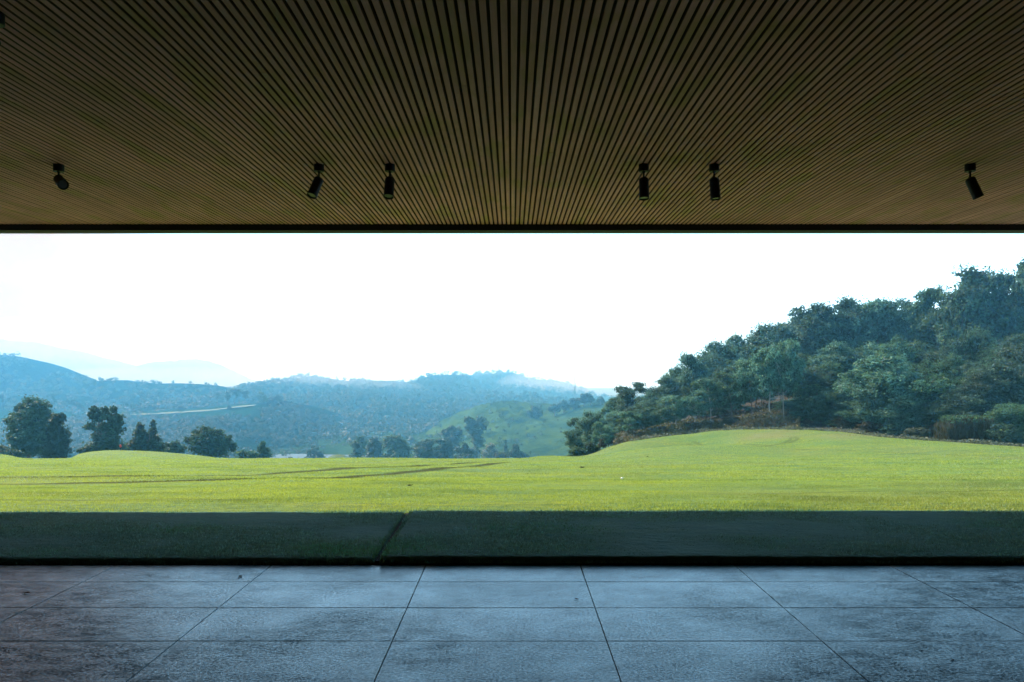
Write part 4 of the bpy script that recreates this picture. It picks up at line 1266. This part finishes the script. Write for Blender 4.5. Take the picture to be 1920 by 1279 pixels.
x, Y, z = hit(1166, 902)
m = MB()
nlat, nlon = 10, 16
th = np.linspace(0, math.pi, nlat); ph = np.linspace(0, 2 * math.pi, nlon)
rb = .024
SV = np.stack([(np.sin(th)[:, None] * np.cos(ph)[None]).ravel(), (np.sin(th)[:, None] * np.sin(ph)[None]).ravel(), (np.cos(th)[:, None] * np.ones(nlon)[None]).ravel()], 1)
ball = add_mesh('golf_ball', SV * rb, grid_faces(nlat, nlon), M['white'], smooth=True)
ball.location = (x, Y, z + rb + .03)
tag(ball, 'white ball lying on the sunlit lawn right of centre', 'ball')
for k_, (lab, a, b, s) in enumerate([('dark clod of earth on the lawn above the diagonal turf seam', 768, 913, .020), ('flat dark divot on the lawn near the mound foot', 1091, 878, .042),
                                     ('tiny dark clod on the low swell below the mound', 1214, 857, .03)]):
    x, Y, z = hit(a, b)
    rs = np.random.RandomState(k_)
    V = SV * np.array([1.6, 1.0, .42]) * s * (1 + .35 * rs.randn(len(SV), 1) * .5)
    V = np.concatenate([V, SV * np.array([.8, .7, .5]) * s * .55 + np.array([s * 1.7, .05, 0])])
    G = grid_faces(nlat, nlon)
    cl = add_mesh('earth_clod', V, np.concatenate([G, G + len(SV)]), M['soil'])
    cl.location = (x, Y, z + s * .3 + .02)
    tag(cl, lab, 'clod')

# ------------------------------------------------------------------ terrace floor
m = MB()
XL, XR, YB, YF = -9.39, 9.39, -5.2, 5.915
g = .0022
bv = .003
xs = [XL] + [0.53 + 1.2 * k_ for k_ in range(-8, 8) if XL < 0.53 + 1.2 * k_ < XR] + [XR]
ys = [YB] + [5.45 - .6 * k_ for k_ in range(17, -1, -1) if YB < 5.45 - .6 * k_] + [YF]
rs = np.random.RandomState(3)
for i in range(len(xs) - 1):
    for j in range(len(ys) - 1):
        x0, x1, y0, y1 = xs[i] + g, xs[i + 1] - g, ys[j] + g, ys[j + 1] - (g if j < len(ys) - 2 else 0)
        zt = rs.uniform(-.0008, .0008)
        V = [(x0, y0, -.03), (x1, y0, -.03), (x1, y1, -.03), (x0, y1, -.03),
             (x0, y0, zt - bv), (x1, y0, zt - bv), (x1, y1, zt - bv), (x0, y1, zt - bv),
             (x0 + bv, y0 + bv, zt), (x1 - bv, y0 + bv, zt), (x1 - bv, y1 - bv, zt), (x0 + bv, y1 - bv, zt)]
        Q = [(8, 9, 10, 11)]
        for a_ in range(4):
            b_ = (a_ + 1) % 4
            Q += [(a_, b_, b_ + 4, a_ + 4), (a_ + 4, b_ + 4, b_ + 8, a_ + 8)]
        m.add(V, Q, tone=rs.rand())
fl = m.build('terrace_floor', M['floor'], tones=True)
tag(fl, 'blue grey stone tiles with fine joints under the roof', kind='structure')
m = MB(); m.box((XL, YB, -.30), (XR, YF - .004, -.024)); sb = m.build('terrace_slab', M['joint']); tag(sb, 'mortar bed under the terrace tiles', kind='structure')
# narrow dark ground strip between terrace and turf
m = MB(); m.box((-14, YF + .001, -.4), (14, 5.939, -.13)); m.box((-14, 5.940, -.4), (14, 7.97, -.018))
a0, a1 = SEAM(5.952), SEAM(7.97)
V = [(a0 - .014, 5.952, -.017), (a0 + .014, 5.952, -.017), (a1 + .014, 7.97, -.017), (a1 - .014, 7.97, -.017)]
m.add(V + [(p_[0], p_[1], .026) for p_ in V], [(0, 3, 2, 1), (4, 5, 6, 7), (0, 1, 5, 4), (1, 2, 6, 5), (2, 3, 7, 6), (3, 0, 4, 7)])
m.n = m.n; tag(m.build('soil_bed', M['soil']), 'dark soil under the turf edge', kind='structure')

for k_, (lab, a, b, s) in enumerate([('dark dry leaf on the tiles at the left edge', 48, 1113, .022), ('small dry leaf on the tiles near the turf, left of centre', 450, 1082, .022),
                                     ('tiny dry leaf on the tiles right of centre', 1081, 1124, .013), ('tiny dark crumb of leaf near the bottom of the tiles right of centre', 1786, 1239, .010)]):
    Y = EYE * F / (b - CY); x = wx(a, Y)
    V = np.array([(-1.2, 0, .25), (-.4, .5, .05), (.5, .42, .3), (1.3, .05, .1), (.5, -.45, .35), (-.4, -.5, .15), (0, 0, .02)]) * s
    Vb = V - np.array([0, 0, .0012])
    T = [(6, i, (i + 1) % 6) for i in range(6)]
    T2 = [(6 + 7, (i + 1) % 6 + 7, i + 7) for i in range(6)]
    o = add_mesh('dry_leaf', np.concatenate([V, Vb]), np.array(T + T2), M['dead_leaf'])
    o.location = (x, Y, .003); o.rotation_euler.z = k_ * 1.1 + .3
    tag(o, lab, 'leaf', 'dry leaves on the tiles')

# ------------------------------------------------------------------ pavilion
CZ = 3.5
YE = 10.30
pav = empty('pavilion', (0, 0, 0), 'open pavilion with a dark slatted timber ceiling and black roof edge', 'pavilion')
m = MB()
pit, wd, hgt = .0577, .0385, .034
rs = np.random.RandomState(8)
kmax = int(9.2 / pit)
for k_ in range(-kmax, kmax + 1):
    x = .012 + k_ * pit
    y = YB
    base_t = rs.rand()
    # boards are butted end to end
    cuts = sorted([YB] + list(np.arange(YB + rs.uniform(.5, 3.2), YE, 3.2)) + [YE - .003])
    for a_, b_ in zip(cuts[:-1], cuts[1:]):
        tone = np.clip(.5 * base_t + .5 * rs.rand(), 0, 1)
        dz = rs.uniform(-.0015, .0015)
        bv = .004
        w2 = wd / 2
        V = []
        for yy_ in (a_ + .0008, b_ - .0008):
            V += [(x - w2, yy_, CZ + hgt), (x - w2, yy_, CZ + bv + dz), (x - w2 + bv, yy_, CZ + dz), (x + w2 - bv, yy_, CZ + dz), (x + w2, yy_, CZ + bv + dz), (x + w2, yy_, CZ + hgt)]
        Q = [(i, i + 6, i + 7, i + 1) for i in range(5)] + [(0, 5, 11, 6)]
        Q += [(0, 1, 4, 5), (1, 2, 3, 4), (6, 11, 10, 7), (7, 10, 9, 8)]
        m.add(V, Q, tone=tone)
        m.qa[-1][[0, 4]] = -1.0  # flags the side faces for the painted groove shade
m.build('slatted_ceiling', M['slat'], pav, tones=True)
m = MB(); m.box((-9.3, YB, CZ + .036), (9.3, YE - .003, CZ + .09)); m.build('ceiling_backing', M['backing'], pav)
m = MB(); m.box((-9.6, YB - .2, CZ + .092), (9.6, YE + .14, CZ + .42)); m.build('roof', M['concrete'], pav)
m = MB(); m.box((-9.6, YE, CZ - .085), (9.6, YE + .13, CZ + .090)); m.build('fascia', M['fascia'], pav)
m = MB(); m.box((-9.6, YE + .10, CZ - .098), (9.6, YE + .16, CZ - .0865)); m.build('drip_edge', M['alu'], pav)
for nm, a_, b_ in (('unseen_wall', (-9.6, YB - .2, -.3), (-9.4, YE - .05, CZ - .002)), ('unseen_wall', (9.4, YB - .2, -.3), (9.6, YE - .05, CZ - .002)), ('unseen_wall', (-9.398, YB - .2, -.3), (9.398, YB - .002, CZ - .002))):
    m = MB(); m.box(a_, b_); m.build(nm, M['concrete'], pav)  # unseen walls, added and run forward to block side light

# spotlights ---------------------------------------------------------
GS = 'black spotlights on the slatted ceiling'
SPOTS = [  # px, py of the ceiling contact, direction the head points (x, y, z), label
    (110, 309, (.62, -.66, -.42), 'leftmost spotlight of the row, its round lens turned right and outward'),
    (598, 309, (-.30, -.36, -.95), 'spotlight with head slanting down to the left, left one of the left pair'),
    (731, 309, (-.02, -.34, -.95), 'spotlight hanging straight down with greyish lens, right one of the left pair'),
    (1207, 309, (0.0, -.14, -.98), 'spotlight hanging straight down, left one of the right pair'),
    (1339, 309, (.06, -.06, -.99), 'spotlight tilted very slightly right, right one of the right pair'),
    (1819, 309, (.36, -.12, -.93), 'rightmost spotlight of the row, head slanting down to the right'),
    (-10, 24, (-.86, -.1, -.40), 'spotlight cut off by the left photo edge, high on the ceiling'),
]
def spot_meshes():
    m = MB(); m.tube([(0, 0, 0), (0, 0, -.066), (0, 0, -.070)], [.052, .052, .047], 28); a = m.build('mount', M['black'], link=False)
    m = MB(); m.tube([(0, 0, -.068), (0, 0, -.085), (0, 0, -.135)], [.022, .010, .010], 12); m.tube([(-.016, 0, -.135), (.016, 0, -.135)], [.012, .012], 10)
    b = m.build('stem', M['black'], link=False)
    L = .188
    m = MB(); m.tube([(0, 0, .028), (0, 0, .022), (0, 0, .010), (0, 0, -.10), (0, 0, -L + .02), (0, 0, -L + .012), (0, 0, -L)], [.022, .040, .049, .0505, .0505, .0525, .0525], 30, cap=False)
    m.tube([(0, 0, .028), (0, 0, .0285)], [.022, .001], 20)
    m.tube([(0, 0, -L), (0, 0, -L + .012)], [.0525, .040], 30, cap=False)
    c = m.build('head', M['black'], link=False, smooth=False)
    m = MB(); m.tube([(0, 0, -L + .012), (0, 0, -L + .0095)], [.041, .034], 28); d = m.build('lens', M['lens'], link=False)
    return a, b, c, d
ms = spot_meshes()
import mathutils
for px_, py_, dr_, lab in SPOTS:
    Y = (CZ - EYE) * F / (CY - py_)
    x = wx(px_, Y)
    root = empty('ceiling_spotlight', (x, Y, CZ + .001), lab, 'spotlight', GS)
    root.scale = (.94, .94, .97)
    put('mount', ms[0], root); put('stem', ms[1], root)
    h_ = put('head', ms[2], root); l_ = put('lens', ms[3], h_)
    d = mathutils.Vector(dr_).normalized()
    q = mathutils.Vector((0, 0, -1)).rotation_difference(d)
    h_.rotation_mode = 'QUATERNION'; h_.rotation_quaternion = q
    h_.location = (0, 0, -.135)
    h_.location = mathutils.Vector((0, 0, -.135)) + d * .012 - mathutils.Vector((0, 0, .012))

# ------------------------------------------------------------------ haze
t = NT('haze_air')
pv_ = t.n('VolumePrincipled', {'Color': (0.235, 0.66, 0.95, 1), 'Density': 0.00088, 'Anisotropy': -0.45, 'Absorption Color': (1, 1, 1, 1)})
hm = t.done(None, pv_.outputs[0])
m = MB(); m.box((-1700, -40, -38.5), (1700, 1745, 96)); hz_ = m.build('haze', hm); tag(hz_, 'pale blue morning haze filling the valley', kind='stuff')

# soft white mist lying on the far hill tops
def mist_bank(label, px, py, Y, rx, ry, rz, dens):
    t = NT('mist_air')
    v = t.n('VolumePrincipled', {'Color': (0.93, 0.97, 1.0, 1), 'Density': dens, 'Anisotropy': 0.0, 'Absorption Color': (1, 1, 1, 1)})
    mm = t.done(None, v.outputs[0])
    nl, no = 24, 48
    th = np.linspace(0.0, math.pi, nl); ph = np.linspace(0, 2 * math.pi, no, endpoint=False)
    V = [(0, 0, rz)] + [(rx * math.sin(a) * math.cos(b), ry * math.sin(a) * math.sin(b), rz * math.cos(a)) for a in th[1:-1] for b in ph] + [(0, 0, -rz)]
    V = np.array(V) + np.array([wx(px, Y), Y, wz(py, Y)])
    Q, T = [], []
    for i in range(nl - 3):
        for j in range(no):
            k2 = (j + 1) % no
            Q.append((1 + i * no + j, 1 + (i + 1) * no + j, 1 + (i + 1) * no + k2, 1 + i * no + k2))
    last = len(V) - 1
    for j in range(no):
        k2 = (j + 1) % no
        T.append((0, 1 + j, 1 + k2)); T.append((last, 1 + (nl - 3) * no + k2, 1 + (nl - 3) * no + j))
    tag(add_mesh('mist', V, [np.array(Q), np.array(T)], mm), label, kind='stuff')


mist_bank('white morning mist hanging over the far left peaks', 300, 668, 1265, 720, 190, 68, 0.0019)
mist_bank('thin mist pooled in the valley between the nearest left hill and the middle hill', 690, 800, 640, 130, 95, 15, 0.0026)
mist_bank('thin mist lying behind the low ridge at left', 330, 728, 790, 260, 70, 22, 0.0026)
mist_bank('thin mist behind the right end of the far ridge', 1120, 722, 1110, 150, 60, 30, 0.0040)

# ------------------------------------------------------------------ light
EL, AZ = math.radians(41.4), math.radians(-48)    # height of the sun, and its bearing from straight ahead (negative = left)
w = bpy.data.worlds.new('World'); sc.world = w; w.use_nodes = True
nt = w.node_tree; nt.nodes.clear()
N = lambda typ: nt.nodes.new('ShaderNode' + typ)
sky = N('TexSky'); sky.sky_type = 'NISHITA'; sky.sun_disc = False; sky.sun_elevation = EL; sky.sun_rotation = AZ; sky.air_density = 1.0; sky.dust_density = 2.0
bg1 = N('Background'); bg1.inputs[1].default_value = 0.05
nt.links.new(sky.outputs[0], bg1.inputs[0])
# thin bright cloud sheet, thickest toward the horizon
tc = N('TexCoord'); sep = N('SeparateXYZ'); nt.links.new(tc.outputs['Generated'], sep.inputs[0])
mp = N('Mapping'); mp.inputs['Scale'].default_value = (1.6, 1.6, 4.0); nt.links.new(tc.outputs['Generated'], mp.inputs[0])
nz = N('TexNoise'); nz.inputs['Scale'].default_value = 1.3; nz.inputs['Detail'].default_value = 5; nt.links.new(mp.outputs[0], nz.inputs['Vector'])
rp = N('ValToRGB'); nt.links.new(nz.outputs[0], rp.inputs[0])
rp.color_ramp.elements[0].position = .30; rp.color_ramp.elements[0].color = (.62, .66, .70, 1)
rp.color_ramp.elements[1].position = .56; rp.color_ramp.elements[1].color = (1, 1, 1, 1)
tint = N('Mix'); tint.data_type = 'RGBA'; tint.blend_type = 'MULTIPLY'; tint.inputs[0].default_value = 1
nt.links.new(rp.outputs[0], tint.inputs[6]); tint.inputs[7].default_value = (0.48, 1.0, 1.52, 1)
gx = N('Math'); gx.operation = 'MULTIPLY_ADD'; nt.links.new(sep.outputs['X'], gx.inputs[0]); gx.inputs[1].default_value = 1.6
nt.links.new(nz.outputs[0], gx.inputs[2])
gm = N('MapRange'); gm.interpolation_type = 'SMOOTHSTEP'; nt.links.new(gx.outputs[0], gm.inputs['Value'])
gm.inputs['From Min'].default_value = -.42; gm.inputs['From Max'].default_value = -.08
grey = N('Mix'); grey.data_type = 'RGBA'; nt.links.new(gm.outputs[0], grey.inputs[0]); grey.inputs[6].default_value = (.250, .172, .132, 1)
nt.links.new(tint.outputs[2], grey.inputs[7])
bg2 = N('Background'); nt.links.new(grey.outputs[2], bg2.inputs[0]); bg2.inputs[1].default_value = 1.35
mr = N('MapRange'); nt.links.new(sep.outputs['Z'], mr.inputs['Value'])
mr.inputs['From Min'].default_value = .18; mr.inputs['From Max'].default_value = .50; mr.inputs['To Min'].default_value = 1.0; mr.inputs['To Max'].default_value = .06
mxs = N('MixShader'); nt.links.new(mr.outputs[0], mxs.inputs[0]); nt.links.new(bg1.outputs[0], mxs.inputs[1]); nt.links.new(bg2.outputs[0], mxs.inputs[2])
wo = N('OutputWorld'); nt.links.new(mxs.outputs[0], wo.inputs[0])

sl = bpy.data.lights.new('sun', 'SUN'); sl.energy = 5.0; sl.angle = math.radians(0.6); sl.color = (1.0, 0.93, 0.74)
so = bpy.data.objects.new('sun', sl); COL.objects.link(so)
d = mathutils.Vector((math.sin(AZ) * math.cos(EL), math.cos(AZ) * math.cos(EL), math.sin(EL)))   # toward the sun
so.rotation_euler = (-d).to_track_quat('-Z', 'Y').to_euler()
so.location = (0, 30, 60)

# ------------------------------------------------------------------ camera
cd = bpy.data.cameras.new('camera'); cam = bpy.data.objects.new('camera', cd); COL.objects.link(cam)
cam.location = (0, 0, EYE); cam.rotation_euler = (math.pi / 2, 0, 0)
cd.sensor_width = 36; cd.lens = 36 * F / 1920; cd.shift_y = (CY - 639.5) / 1920
cd.clip_start = 0.05; cd.clip_end = 8000
sc.camera = cam

sc.render.engine = 'CYCLES'
vs = sc.view_settings
vs.view_transform = 'Standard'; vs.look = 'None'; vs.gamma = 1.0; vs.use_curve_mapping = False
vs.exposure = 1.5
cy = sc.cycles
cy.use_denoising = True
try:
    cy.denoiser = 'OPENIMAGEDENOISE'; cy.denoising_input_passes = 'RGB_ALBEDO_NORMAL'
except Exception:
    pass
cy.max_bounces = 8; cy.diffuse_bounces = 4; cy.glossy_bounces = 3; cy.transmission_bounces = 4; cy.transparent_max_bounces = 6; cy.volume_bounces = 2
cy.sample_clamp_indirect = 8.0
